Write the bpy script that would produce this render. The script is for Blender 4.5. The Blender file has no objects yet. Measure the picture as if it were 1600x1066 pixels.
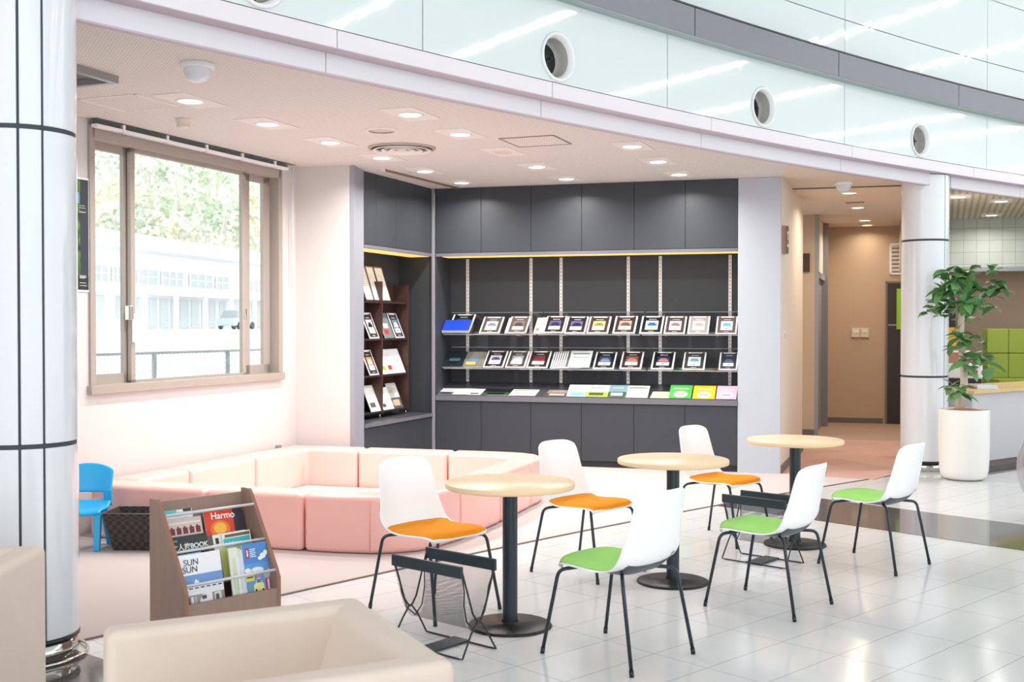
import bpy, bmesh, math, random
from mathutils import Vector, Matrix
random.seed(7)
C = bpy.context.scene.collection
PI = math.pi
# ------------------------------------------------------------------ camera
FPX = 1750.0; EYE = 1.53; PITCH = math.atan(26 / FPX)
cam = bpy.data.cameras.new('camera'); camo = bpy.data.objects.new('camera', cam); C.objects.link(camo)
cam.sensor_width = 36; cam.lens = 36 * FPX / 1600; cam.clip_end = 600
camo.location = (0, 0, EYE); camo.rotation_euler = (PI / 2 - PITCH, 0, 0)
cam.dof.use_dof = True; cam.dof.focus_distance = 7.5; cam.dof.aperture_fstop = 5.6
bpy.context.scene.camera = camo
# ------------------------------------------------------------------ world, exposure
world = bpy.data.worlds.new('sky'); bpy.context.scene.world = world; world.use_nodes = True
bg = world.node_tree.nodes['Background']; bg.inputs[0].default_value = (0.95, 0.98, 1.0, 1); bg.inputs[1].default_value = 1.75
vs = bpy.context.scene.view_settings
vs.view_transform = 'Standard'; vs.look = 'None'; vs.exposure = 0.38; vs.gamma = 1.0; vs.use_curve_mapping = False

HC = 3.03          # ceiling of the lounge
HALL = 7.0         # ceiling of the hall
# ------------------------------------------------------------------ pixel -> place helpers (known height / known wall)
def ray(px, py):
    cx = (px - 800) / FPX; cy = (533 - py) / FPX
    return Vector((cx, math.cos(PITCH) + cy * math.sin(PITCH), -math.sin(PITCH) + cy * math.cos(PITCH)))
def P(px, py, z):
    d = ray(px, py); t = (z - EYE) / d.z
    return Vector((d.x * t, d.y * t, z))
def W(px, py, a, u):           # on the vertical plane through plan point a along plan direction u
    d = ray(px, py); n = Vector((-u[1], u[0]))
    t = (a[0] * n[0] + a[1] * n[1]) / (d.x * n[0] + d.y * n[1])
    return d * t + Vector((0, 0, EYE))
# ------------------------------------------------------------------ materials
def lin(c):
    return tuple(((x / 255) / 12.92 if x / 255 <= 0.04045 else ((x / 255 + 0.055) / 1.055) ** 2.4) for x in c)
MATS = {}
def mat(name, rgb, rough=0.5, metal=0.0, spec=0.5, emit=None, es=0, alpha=1, noise=None, bump=None, trans=0, coat=0):
    """rgb in sRGB 0-255; noise=(scale, amount[, stretch]) varies the colour; bump=(scale, strength[, distance])"""
    if name in MATS: return MATS[name]
    m = bpy.data.materials.new(name); m.use_nodes = True; nt = m.node_tree; b = nt.nodes['Principled BSDF']
    col = lin(rgb)
    b.inputs['Base Color'].default_value = (*col, 1); b.inputs['Roughness'].default_value = rough
    b.inputs['Metallic'].default_value = metal; b.inputs['Specular IOR Level'].default_value = spec
    b.inputs['Coat Weight'].default_value = coat; b.inputs['Coat Roughness'].default_value = 0.05
    if trans: b.inputs['Transmission Weight'].default_value = trans
    if emit: b.inputs['Emission Color'].default_value = (*lin(emit), 1); b.inputs['Emission Strength'].default_value = es
    if alpha < 1: b.inputs['Alpha'].default_value = alpha
    tc = nt.nodes.new('ShaderNodeTexCoord')
    if noise:
        mp = nt.nodes.new('ShaderNodeMapping'); nt.links.new(tc.outputs['Object'], mp.inputs[0])
        if len(noise) > 2: mp.inputs['Scale'].default_value = noise[2]
        n = nt.nodes.new('ShaderNodeTexNoise'); n.inputs['Scale'].default_value = noise[0]; n.inputs['Detail'].default_value = 5
        nt.links.new(mp.outputs[0], n.inputs['Vector'])
        mx = nt.nodes.new('ShaderNodeMix'); mx.data_type = 'RGBA'
        mx.inputs[6].default_value = (*[c * (1 - noise[1]) for c in col], 1)
        mx.inputs[7].default_value = (*[min(1, c * (1 + noise[1])) for c in col], 1)
        nt.links.new(n.outputs[0], mx.inputs[0]); nt.links.new(mx.outputs[2], b.inputs['Base Color'])
    if bump:
        n = nt.nodes.new('ShaderNodeTexNoise'); n.inputs['Scale'].default_value = bump[0]
        nt.links.new(tc.outputs['Object'], n.inputs['Vector'])
        bp = nt.nodes.new('ShaderNodeBump'); bp.inputs['Strength'].default_value = bump[1]
        bp.inputs['Distance'].default_value = bump[2] if len(bump) > 2 else 0.01
        nt.links.new(n.outputs[0], bp.inputs['Height']); nt.links.new(bp.outputs[0], b.inputs['Normal'])
    MATS[name] = m
    return m
def nodes(m): return m.node_tree, m.node_tree.nodes['Principled BSDF']
def math_node(nt, op, a, b=None, v=None):
    n = nt.nodes.new('ShaderNodeMath'); n.operation = op
    nt.links.new(a, n.inputs[0])
    if b is not None: nt.links.new(b, n.inputs[1])
    if v is not None: n.inputs[1].default_value = v
    return n.outputs[0]
def line_mask(nt, coord, period, width):     # 1 on a thin line every period
    f = math_node(nt, 'DIVIDE', coord, v=period); f = math_node(nt, 'FRACT', f)
    return math_node(nt, 'LESS_THAN', f, v=width / period)
def grid_mat(name, base, line, ang, pu, pv, wu, wv, rough, bumpd=0.0, vary=0.0, spec=0.5, org=(0, 0), vert=False, speck=0, wavy=0):
    """lines every pu / pv metres on axes turned by ang; vert: second axis is height"""
    m = mat(name, base, rough, spec=spec); nt, b = nodes(m)
    tc = nt.nodes.new('ShaderNodeTexCoord'); mp = nt.nodes.new('ShaderNodeMapping'); mp.vector_type = 'TEXTURE'
    mp.inputs['Location'].default_value = (org[0], org[1], 0); mp.inputs['Rotation'].default_value = (0, 0, ang)
    nt.links.new(tc.outputs['Object'], mp.inputs[0])
    sx = nt.nodes.new('ShaderNodeSeparateXYZ'); nt.links.new(mp.outputs[0], sx.inputs[0])
    masks = []
    if pu: masks.append(line_mask(nt, sx.outputs[0], pu, wu))
    if pv: masks.append(line_mask(nt, sx.outputs[2 if vert else 1], pv, wv))
    mk = masks[0] if len(masks) == 1 else math_node(nt, 'MAXIMUM', masks[0], masks[1])
    mx = nt.nodes.new('ShaderNodeMix'); mx.data_type = 'RGBA'
    mx.inputs[6].default_value = (*lin(base), 1); mx.inputs[7].default_value = (*lin(line), 1)
    if vary or speck:
        wn = nt.nodes.new('ShaderNodeTexWhiteNoise'); wn.noise_dimensions = '2D'
        cb = nt.nodes.new('ShaderNodeCombineXYZ')
        fu = math_node(nt, 'FLOOR', math_node(nt, 'DIVIDE', sx.outputs[0], v=pu or 1)); fv = math_node(nt, 'FLOOR', math_node(nt, 'DIVIDE', sx.outputs[2 if vert else 1], v=pv or 1))
        nt.links.new(fu, cb.inputs[0]); nt.links.new(fv, cb.inputs[1]); nt.links.new(cb.outputs[0], wn.inputs['Vector'])
        ns = nt.nodes.new('ShaderNodeTexNoise'); ns.inputs['Scale'].default_value = speck or 40; ns.inputs['Detail'].default_value = 8
        nt.links.new(tc.outputs['Object'], ns.inputs['Vector'])
        s = math_node(nt, 'ADD', math_node(nt, 'MULTIPLY', wn.outputs[0], v=vary), math_node(nt, 'MULTIPLY', ns.outputs[0], v=0.10 if speck else 0.0))
        s = math_node(nt, 'SUBTRACT', s, v=(vary + (0.10 if speck else 0)) / 2); s = math_node(nt, 'ADD', s, v=1.0)
        vm = nt.nodes.new('ShaderNodeVectorMath'); vm.operation = 'SCALE'; vm.inputs[0].default_value = lin(base)
        nt.links.new(s, vm.inputs['Scale']); nt.links.new(vm.outputs[0], mx.inputs[6])
    nt.links.new(mk, mx.inputs[0]); nt.links.new(mx.outputs[2], b.inputs['Base Color'])
    if wavy:
        n2 = nt.nodes.new('ShaderNodeTexNoise'); n2.inputs['Scale'].default_value = wavy[0]; nt.links.new(tc.outputs['Object'], n2.inputs['Vector'])
        bp = nt.nodes.new('ShaderNodeBump'); bp.inputs['Strength'].default_value = 1.0; bp.inputs['Distance'].default_value = wavy[1]
        nt.links.new(n2.outputs[0], bp.inputs['Height']); nt.links.new(bp.outputs[0], b.inputs['Normal'])
    return m

# ------------------------------------------------------------------ mesh builder
class MB:
    def __init__(self): self.bm = bmesh.new(); self.mi = 0; self.sm = False
    def face(self, vs):
        try: f = self.bm.faces.new(vs)
        except ValueError: return None
        f.material_index = self.mi; f.smooth = self.sm; return f
    def prism(self, poly, z0, z1):
        """poly: plan points; z0/z1 numbers"""
        a = sum(poly[i][0] * poly[(i + 1) % len(poly)][1] - poly[(i + 1) % len(poly)][0] * poly[i][1] for i in range(len(poly)))
        if a < 0: poly = list(poly)[::-1]
        lo = [self.bm.verts.new((p[0], p[1], z0)) for p in poly]; hi = [self.bm.verts.new((p[0], p[1], z1)) for p in poly]
        self.face(lo[::-1]); self.face(hi); n = len(poly)
        for i in range(n): self.face([lo[i], lo[(i + 1) % n], hi[(i + 1) % n], hi[i]])
        return self
    def hull8(self, pts):      # 8 corners: bottom 4 (ccw), top 4 (ccw)
        v = [self.bm.verts.new(p) for p in pts]
        for q in ((3, 2, 1, 0), (4, 5, 6, 7), (0, 1, 5, 4), (1, 2, 6, 5), (2, 3, 7, 6), (3, 0, 4, 7)): self.face([v[i] for i in q])
        return self
    def box(self, c, s, m=None):
        x, y, z = s[0] / 2, s[1] / 2, s[2] / 2
        pts = [Vector(p) for p in ((-x, -y, -z), (x, -y, -z), (x, y, -z), (-x, y, -z), (-x, -y, z), (x, -y, z), (x, y, z), (-x, y, z))]
        if m: pts = [m @ p for p in pts]
        return self.hull8([p + Vector(c) for p in pts])
    def bx(self, x0, x1, y0, y1, z0, z1): return self.box(((x0 + x1) / 2, (y0 + y1) / 2, (z0 + z1) / 2), (x1 - x0, y1 - y0, z1 - z0))
    def tube(self, pts, r, seg=8, cap=True):
        pts = [Vector(p) for p in pts]; rs = r if isinstance(r, (list, tuple)) else [r] * len(pts)
        up = Vector((0, 0, 1)); rings = []; prev = None
        for i, p in enumerate(pts):
            a = pts[max(0, i - 1)]; b = pts[min(len(pts) - 1, i + 1)]; t = (b - a).normalized()
            if prev is None:
                s = t.cross(up)
                if s.length < 1e-3: s = t.cross(Vector((1, 0, 0)))
                s.normalize()
            else:
                s = (prev - t * prev.dot(t)).normalized()
            prev = s; w = t.cross(s)
            rings.append([self.bm.verts.new(p + (s * math.cos(k * 2 * PI / seg) + w * math.sin(k * 2 * PI / seg)) * rs[i]) for k in range(seg)])
        for i in range(len(rings) - 1):
            for k in range(seg):
                f = self.face([rings[i][k], rings[i][(k + 1) % seg], rings[i + 1][(k + 1) % seg], rings[i + 1][k]])
                if f: f.smooth = True
        if cap: self.face(rings[0][::-1]); self.face(rings[-1])
        return self
    def lathe(self, prof, seg=32, c=(0, 0, 0), smooth=True, close=False):
        """prof: (r, z) list"""
        rings = []
        for r, z in prof:
            if r < 1e-6: rings.append([self.bm.verts.new((c[0], c[1], c[2] + z))])
            else: rings.append([self.bm.verts.new((c[0] + r * math.cos(k * 2 * PI / seg), c[1] + r * math.sin(k * 2 * PI / seg), c[2] + z)) for k in range(seg)])
        if close: rings.append(rings[0])
        for a, b in zip(rings[:-1], rings[1:]):
            for k in range(seg):
                k2 = (k + 1) % seg
                vs_ = [a[0] if len(a) == 1 else a[k], b[0] if len(b) == 1 else b[k], b[0] if len(b) == 1 else b[k2], a[0] if len(a) == 1 else a[k2]]
                u = []
                for v in vs_:
                    if v not in u: u.append(v)
                if len(u) > 2:
                    f = self.face(u)
                    if f: f.smooth = smooth
        return self
    def grid(self, fn, nu, nv, smooth=True):
        g = [[self.bm.verts.new(fn(i / nu, j / nv)) for j in range(nv + 1)] for i in range(nu + 1)]
        for i in range(nu):
            for j in range(nv):
                f = self.face([g[i][j], g[i + 1][j], g[i + 1][j + 1], g[i][j + 1]])
                if f: f.smooth = smooth
        return g
    def build(self, name, mats, parent=None, bevel=0, bseg=2, solid=0, soff=-1, sub=0, weld=False, recalc=False, loc=None, smooth=None):
        if weld: bmesh.ops.remove_doubles(self.bm, verts=self.bm.verts, dist=1e-5)
        if recalc: bmesh.ops.recalc_face_normals(self.bm, faces=self.bm.faces)
        me = bpy.data.meshes.new(name); self.bm.to_mesh(me); self.bm.free()
        for m in (mats if isinstance(mats, (list, tuple)) else [mats]): me.materials.append(m)
        o = bpy.data.objects.new(name, me); C.objects.link(o)
        if parent: o.parent = parent
        if loc is not None: o.location = loc
        if solid:
            s = o.modifiers.new('thick', 'SOLIDIFY'); s.thickness = solid; s.offset = soff
        if sub:
            s = o.modifiers.new('sub', 'SUBSURF'); s.levels = sub; s.render_levels = sub
        if bevel:
            b = o.modifiers.new('bevel', 'BEVEL'); b.width = bevel; b.segments = bseg; b.limit_method = 'ANGLE'; b.angle_limit = 0.6
            if bseg > 1:
                for p in me.polygons: p.use_smooth = True
                w = o.modifiers.new('wn', 'WEIGHTED_NORMAL'); w.keep_sharp = True
        return o
def tag(o, label, cat, group=None, kind=None):
    if label: o['label'] = label
    if cat: o['category'] = cat
    if group: o['group'] = group
    if kind: o['kind'] = kind
    return o
def thing(name, label, cat, loc=(0, 0, 0), rz=0, group=None):
    o = bpy.data.objects.new(name, None); C.objects.link(o); o.empty_display_size = 0.1
    o.location = loc; o.rotation_euler = (0, 0, rz)
    return tag(o, label, cat, group)
def structure(o): o['kind'] = 'structure'; return o
def dup(root, loc, rz, label, group=None, tilt=None):
    r = root.copy(); C.objects.link(r); r.location = loc; r.rotation_euler = (0, 0, rz)
    r['label'] = label
    if group: r['group'] = group
    for ch in list(root.children):
        c = ch.copy(); C.objects.link(c); c.parent = r
        for g in list(ch.children):
            d = g.copy(); C.objects.link(d); d.parent = c
    return r
def text(name, s, size, m, parent, mtx, align='LEFT', bold=0):
    cu = bpy.data.curves.new(name, 'FONT'); cu.body = s; cu.size = size; cu.align_x = align; cu.extrude = 0.0004; cu.offset = bold
    t = bpy.data.objects.new(name + '_src', cu); C.objects.link(t)
    bpy.context.view_layer.update()
    me = bpy.data.meshes.new_from_object(t.evaluated_get(bpy.context.evaluated_depsgraph_get()))
    bpy.data.objects.remove(t); me.materials.clear(); me.materials.append(m)
    o = bpy.data.objects.new(name, me); C.objects.link(o); o.parent = parent; o.matrix_local = mtx
    return o
def frame_at(o, ux, uy):                    # 4x4 with origin o, x axis ux, y axis uy
    ux = Vector(ux).normalized(); uy = Vector(uy); uy = (uy - ux * uy.dot(ux)).normalized(); uz = ux.cross(uy)
    return Matrix(((ux.x, uy.x, uz.x, o[0]), (ux.y, uy.y, uz.y, o[1]), (ux.z, uy.z, uz.z, o[2]), (0, 0, 0, 1)))
ORD = ['first', 'second', 'third', 'fourth', 'fifth', 'sixth', 'seventh', 'eighth']

# ------------------------------------------------------------------ plan
VW = Vector((0.3744, 0.9273)); VA = Vector((0.3616, 0.9323)); U = Vector((0.9622, -0.2723)); UN = Vector((0.2723, 0.9622))
A = Vector((-2.07, 10.70)); B0 = Vector((-1.50, 10.57)); B2 = Vector((-1.45, 10.94))
K0 = Vector((-0.86, 12.41)); K1 = Vector((2.32, 11.51)); K2 = K1 + U * 0.43; K3 = Vector((3.50, 13.49))
C0 = Vector((33.056, -23.898)); R0 = 45.64
def arc(deg, r, z=0): return Vector((C0.x + r * math.cos(math.radians(deg)), C0.y + r * math.sin(math.radians(deg)), z))
def arc_deg(px, r):                          # angle at which the sight line through column px meets the arc
    d = Vector(((px - 800) / FPX, 1.0)); a = d.dot(d); b = -2 * d.dot(C0); c = C0.dot(C0) - r * r
    t = (-b + math.sqrt(b * b - 4 * a * c)) / 2 / a; p = d * t
    return math.degrees(math.atan2(p.y - C0.y, p.x - C0.x))
def arc_slab(mb, r0, r1, z0, z1, a0, a1, n=None):
    n = n or max(1, int(abs(a1 - a0) / 0.4)); an = [a0 + (a1 - a0) * i / n for i in range(n + 1)]
    mb.prism([arc(t, r0)[:2] for t in an] + [arc(t, r1)[:2] for t in an[::-1]], z0, z1)

# ------------------------------------------------------------------ materials used everywhere
m_wall = mat('wall_paper', (208, 204, 202), 0.75, spec=0.2, bump=(220, 0.08, 0.002))
m_ceil = mat('plaster_beige', (230, 228, 225), 0.8, spec=0.2)
m_pale = mat('corridor_paint', (222, 210, 198), 0.8, spec=0.2)
m_brownwall = mat('corridor_wall', (196, 172, 150), 0.8, spec=0.2, bump=(200, 0.1, 0.002))
m_grey = mat('grey_trim', (146, 150, 159), 0.55)
m_panelgrey = mat('pale_blue_grey', (184, 190, 199), 0.6, spec=0.3, noise=(90, 0.03), bump=(300, 0.05, 0.001))
m_char = mat('charcoal_laminate', (58, 62, 68), 0.42, spec=0.4, noise=(300, 0.10))
m_charin = mat('charcoal_inside', (60, 64, 69), 0.5, spec=0.3)
m_kick = mat('dark_plinth', (40, 41, 45), 0.5)
m_edge = mat('grey_edge_band', (108, 108, 116), 0.4)
m_white = mat('white_plastic', (240, 240, 242), 0.35)
m_lav = mat('lavender_steel', (226, 223, 229), 0.4)
m_pinkf = mat('pale_pink_steel', (232, 225, 231), 0.4)
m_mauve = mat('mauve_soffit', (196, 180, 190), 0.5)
m_mint = mat('mint_glass_panel', (223, 232, 231), 0.03, spec=0.75, bump=(1.6, 1.0, 0.0012), coat=0.6)
m_bandg = mat('grey_brushed_band', (122, 122, 130), 0.35, metal=0.35, noise=(60, 0.05))
m_black = mat('black_satin', (26, 28, 31), 0.35)
m_gap = mat('dark_joint', (60, 66, 74), 0.6)
m_chrome = mat('chrome', (215, 212, 205), 0.08, metal=1.0)
m_alu = mat('window_bronze_alu', (166, 157, 149), 0.45, metal=0.1)
m_alud = mat('alu_dark_grey', (120, 112, 106), 0.5)  # darker grey-brown, worn by the socket face
m_glow = mat('lamp_glow', (255, 255, 255), emit=(255, 250, 245), es=5)
m_glow_warm = mat('lamp_glow_warm', (255, 240, 210), emit=(255, 236, 200), es=4)
m_column = mat('column_enamel', (228, 231, 236), 0.12, spec=0.5, coat=0.5)
m_base = mat('grey_brown_skirting', (112, 104, 102), 0.6)

# ceiling with fine perforated grooves running towards the cabinets
m_perf = grid_mat('perforated_ceiling', (239, 237, 234), (202, 197, 192), math.atan2(VA.y, VA.x), 0.024, 0.028, 0.012, 0.010, 0.8, spec=0.2)
m_perf2 = grid_mat('grooved_ceiling', (205, 198, 182), (172, 164, 146), math.atan2(VA.y, VA.x), 0, 0.075, 0, 0.03, 0.8, spec=0.2)
m_tile = grid_mat('hall_floor_tile', (226, 227, 227), (178, 178, 180), math.radians(43.5), 0.6, 0.3, 0.005, 0.005, 0.13, vary=0.03, speck=90, org=P(1409, 986, 0)[:2], spec=0.5, wavy=(3, 0.0006))
m_darktile = mat('dark_stone_tile', (98, 93, 92), 0.07, spec=0.6, noise=(6, 0.35, (1, 1, 1)))
m_carpet = grid_mat('pink_carpet_tile', (208, 196, 193), (200, 188, 185), math.radians(21), 0.5, 0.5, 0.5, 0.002, 0.95, vary=0.05, spec=0.05, speck=200)
m_carpet2 = grid_mat('rose_carpet_tile', (196, 160, 148), (206, 176, 166), math.radians(21), 0.5, 0.5, 0.003, 0.003, 0.95, vary=0.16, spec=0.05, speck=200)
m_carpet3 = mat('brown_carpet', (176, 152, 138), 0.95, spec=0.05, noise=(150, 0.08))
m_walltile = grid_mat('green_grey_wall_tile', (183, 189, 180), (140, 146, 138), math.atan2(U.y, U.x), 0.17, 0.17, 0.006, 0.006, 0.15, vary=0.08, spec=0.5, org=(6.26, 16.0), vert=True)

# ------------------------------------------------------------------ lamps: daylight roof strips of the hall
hc = MB(); hc.prism([(-8, -6), (34, -6), (34, 30), (-8, 30)], HALL, HALL + 0.2)
structure(hc.build('ceiling_hall', mat('hall_ceiling_white', (225, 228, 230), 0.8)))
sd = Vector((-0.93, 0.37)).normalized(); sn = Vector((0.37, 0.93)).normalized()
m_strip = mat('strip_light_glow', (255, 255, 255), emit=(255, 255, 255), es=34)
for i, off in enumerate((10.3, 12.6, 16.4, 18.7, 22.1, 23.8)):
    k0 = -20.0
    while (sn * off - sd * k0 - C0).length > 44.2: k0 += 0.25
    ln = (26 - k0) / 2; mid = sn * off - sd * (k0 + ln)
    t = thing('strip_light', 'long white ceiling strip light of the hall, %s from the camera' % ORD[i], 'ceiling light', (mid.x, mid.y, HALL - 0.045), math.atan2(sd.y, sd.x), 'strip lights of the hall ceiling')
    MB().bx(-ln, ln, -0.07, 0.07, 0.0, 0.03).build('housing', m_white, t)
    MB().bx(-ln + 0.02, ln - 0.02, -0.026, 0.026, -0.006, -0.001).build('diffuser', m_strip, t)

# ------------------------------------------------------------------ floor
fl = MB(); fl.prism([(-12, -6), (36, -6), (36, 30), (-12, 30)], -0.2, 0.0)
structure(fl.build('floor', m_tile))
def floor_patch(name, mt, poly, z): return structure(MB().prism(poly, 0.0005, z).build(name, mt))
RC = 45.74
an = [144 - 0.5 * i for i in range(31)]
floor_patch('floor_carpet', m_carpet, [arc(a, RC)[:2] for a in an if a >= 128.9] + [(5.6, 13.2), (3.9, 13.4), (3.4, 12.3), (2.6, 12.4), (-0.5, 13.6), (-2.6, 12.0), (-4.6, 5.0)], 0.006)
floor_patch('floor_corridor_carpet', m_carpet2, [(2.72, 11.42), (3.55, 10.98), (4.2, 11.75), (5.6, 14.45), (4.1, 14.85), (3.5, 13.6)], 0.009)
floor_patch('floor_corridor_end', m_carpet3, [(4.0, 14.85), (5.6, 14.45), (6.6, 17.3), (4.6, 17.9), (3.3, 15.8)], 0.010)
for nm, c, w in (('floor_band', 132.62, 0.63), ('floor_band_column', 140.95, 0.64)):
    floor_patch(nm, m_darktile, [arc(c - w, RC - 0.02)[:2], arc(c - w * 1.13, RC - 8)[:2], arc(c + w * 1.13, RC - 8)[:2], arc(c + w, RC - 0.02)[:2]], 0.0025)
floor_patch('floor_border', m_darktile, [arc(a, 45.15)[:2] for a in (128.7, 128, 127.0, 126, 124, 120)] + [arc(a, 48)[:2] for a in (120, 124, 126, 127.0, 128, 128.7)], 0.0025)
MB_trim = MB(); arc_slab(MB_trim, RC - 0.012, RC + 0.004, 0.0, 0.008, 128.9, 144)
structure(MB_trim.build('trim_carpet', mat('carpet_edge_metal', (120, 100, 95), 0.5)))

# ------------------------------------------------------------------ ceilings
def inner_arc(a0, a1, r=R0 + 0.03, st=0.5):
    n = int(abs(a0 - a1) / st); return [arc(a0 + (a1 - a0) * i / n, r)[:2] for i in range(n + 1)]
AMID = arc_deg(1242, R0)       # where the grooved ceiling stops
pw = A - VW * 8
ceil = MB(); ceil.prism(inner_arc(145, AMID) + [K2 + Vector((0.0, 0.0)), K2 + UN * 0.6, K0 + UN * 0.6 - U * 0.1, B2 - U * 0.3, A - U * 0.5, A - VW * 7 - U * 0.5], HC, HC + 0.25)
structure(ceil.build('ceiling', m_perf))
cl = MB(); cl.prism(inner_arc(AMID, 128.6) + [Vector((4.52, 12.05)), (6.52, 17.2), (6.65, 17.55), (4.7, 18.0), (3.3, 15.8), K3 - U * 0.3, K2 - U * 0.2 + UN * 0.3, K2 + Vector((0.0, -0.0))], HC, HC + 0.25)
structure(cl.build('ceiling_corridor', mat('corridor_ceiling', (222, 206, 190), 0.8, spec=0.2)))
cr = MB(); cr.prism(inner_arc(128.5, 119) + [(14, 15), (11, 20), (7.70, 20), (4.58, 12.12)], HC, HC + 0.25)
structure(cr.build('ceiling_counter', m_perf2))
# ------------------------------------------------------------------ walls
def wall(name, a, b, z0, z1, m, th=0.12, side=1):
    a = Vector(a[:2]); b = Vector(b[:2]); d = (b - a).normalized(); n = Vector((-d.y, d.x)) * th * side
    return structure(MB().prism([a, b, b + n, a + n], z0, z1).build(name, m))
# window wall, with the opening cut as four pieces in one mesh
w0 = W(141, 400, A, VW); w1 = W(437, 400, A, VW)
s0 = (Vector(w0[:2]) - A).dot(VW); s1 = (Vector(w1[:2]) - A).dot(VW)
zs = W(300, 597.5, A, VW).z; zt = W(300, 236, A, VW).z
TW = 0.16; nW = Vector((-VW.y, VW.x))       # outward (away from the room)
def ww(s, n, z=None):
    p = A + VW * s + nW * n
    return p if z is None else Vector((p.x, p.y, z))
mbw = MB()
for (a, b, z0, z1) in ((-12, s0, 0, HC + 0.2), (s1, 0.2, 0, HC + 0.2), (s0, s1, 0, zs), (s0, s1, zt, HC + 0.2)):
    mbw.prism([ww(a, 0), ww(b, 0), ww(b, TW), ww(a, TW)], z0, z1)
structure(mbw.build('wall_left', m_wall))
wall('wall_alcove', A - U * 0.1, B0, 0, HC, m_wall, 0.08, 1)
structure(MB().prism([B0 - U * 0.03 - VA * 0.004, B0 + U * 0.012, B2 + U * 0.004, B2 - U * 0.07], 0, HC).build('trim_pilaster', m_grey))
wall('wall_back_hidden', B2 - U * 0.9 + UN * 0.3, K0 - U * 1.0 + UN * 0.9, 0, HC, m_char, 0.1, 1)
structure(MB().prism([K1, K2, K2 + UN * 0.55 - U * 0.25, K1 + UN * 0.55], 0, HC).build('wall_panel', m_panelgrey, bevel=0.004, bseg=1))
mc = MB(); mc.prism([K2 + U * 0.002, K3, K3 - U * 0.9, K2 - U * 0.25 + UN * 0.4], 0, HC)
structure(mc.build('wall_corridor', m_pale))
structure(MB().prism([K2 + U * .004 + VA * 0.02, K2 + U * 0.016 + VA * 0.02, K3 + U * 0.012, K3], 0.009, 0.09).build('baseboard_corridor', m_base))
RW = Vector((4.14, 15.33))
wall('wall_recess', RW - U * 0.9, RW, 0, HC, m_brownwall, 0.1, 1)
structure(MB().prism([RW - U * 0.9, RW, RW - UN * 0.012, RW - U * 0.9 - UN * 0.012], 0.01, 0.09).build('baseboard_recess', m_base))
E0 = Vector((4.83, 17.37)); VC = (E0 - RW).normalized()
wall('wall_corridor_far', RW, E0, 0, HC, m_brownwall, 0.12, 1)
wall('wall_end', E0 - U * 0.2, E0 + U * 3.0, 0, HC, m_brownwall, 0.15, 1)
structure(MB().prism([E0, E0 + U * 0.88, E0 + U * 0.88 - UN * 0.012, E0 - UN * 0.012], 0.01, 0.09).build('baseboard_end', m_base))
wall('wall_corridor_right', (4.50, 12.05), (6.55, 17.2), 0, HC, m_pale, 0.08, -1)
structure(MB().prism([Vector((3.08, 12.38)), Vector((4.4, 12.02)), Vector((4.41, 12.05)), Vector((3.09, 12.41))], HC - 0.012, HC - 0.0005).build('trim_ceiling_joint', mat('joint_grey', (110, 105, 102), 0.5)))
# right area
T0 = Vector((5.6, 16.19)); T1 = T0 + U * 7
wall('wall_tiled', T0, T1, 2.34, HC, m_walltile, 0.12, 1)
structure(MB().prism([T0 - UN * 0.02, T1 - UN * 0.02, T1 + UN * 0.13, T0 + UN * 0.13], 2.28, 2.345).build('trim_header', mat('header_grey', (150, 152, 156), 0.4)))
wall('wall_kitchen', (5.8, 18.9), (13, 17.0), 0, HC, mat('taupe_wall', (176, 160, 150), 0.8, spec=0.2), 0.15, 1)
wall('wall_far_right', (12.2, 12), (12.2, 19), 0, HC, m_wall, 0.15, -1)
structure(MB().prism([(5.9, 16.2), (13, 14.3), (13, 20), (5.9, 20)], HC - 0.3, HC + 0.1).build('ceiling_kitchen', m_pale))
# the hall's own left side, behind the column, out of frame
# ------------------------------------------------------------------ curved facade above the opening
def facade(name, m, parts, **k):
    mb = MB()
    for p in parts: arc_slab(mb, *p)
    return structure(mb.build(name, m, **k))
def segs(pxs, r, lo, hi, gap):
    an = [hi] + sorted([arc_deg(p, r) for p in pxs], reverse=True) + [lo]
    return [(a - gap / 2, b + gap / 2) for a, b in zip(an[:-1], an[1:])]
LO, HI = 117, 146
facade('trim_1', m_lav, [(R0, R0 + 0.09, 2.968, 3.085, a, b) for a, b in segs((510, 845, 1095, 1312), R0, 129.0, HI, 0.008)] + [(R0, R0 + 0.09, 2.968, 3.085, a, b) for a, b in segs((1592,), R0, LO, 128.55, 0.008)])
facade('trim_2', m_pinkf, [(R0 - 0.12, R0 + 0.1, 3.085, 3.186, a, b) for a, b in segs((528, 863, 1111, 1330, 1520), R0 - 0.12, LO, HI, 0.008)])
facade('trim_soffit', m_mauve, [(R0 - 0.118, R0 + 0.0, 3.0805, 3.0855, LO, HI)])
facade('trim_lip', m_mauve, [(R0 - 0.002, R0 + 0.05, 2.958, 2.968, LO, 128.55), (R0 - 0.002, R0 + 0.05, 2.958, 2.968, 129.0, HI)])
RM = R0 - 0.125
facade('wall_upper_backing', m_gap, [(RM + 0.27, RM + 0.35, 3.19, HALL, LO, HI)])
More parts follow.
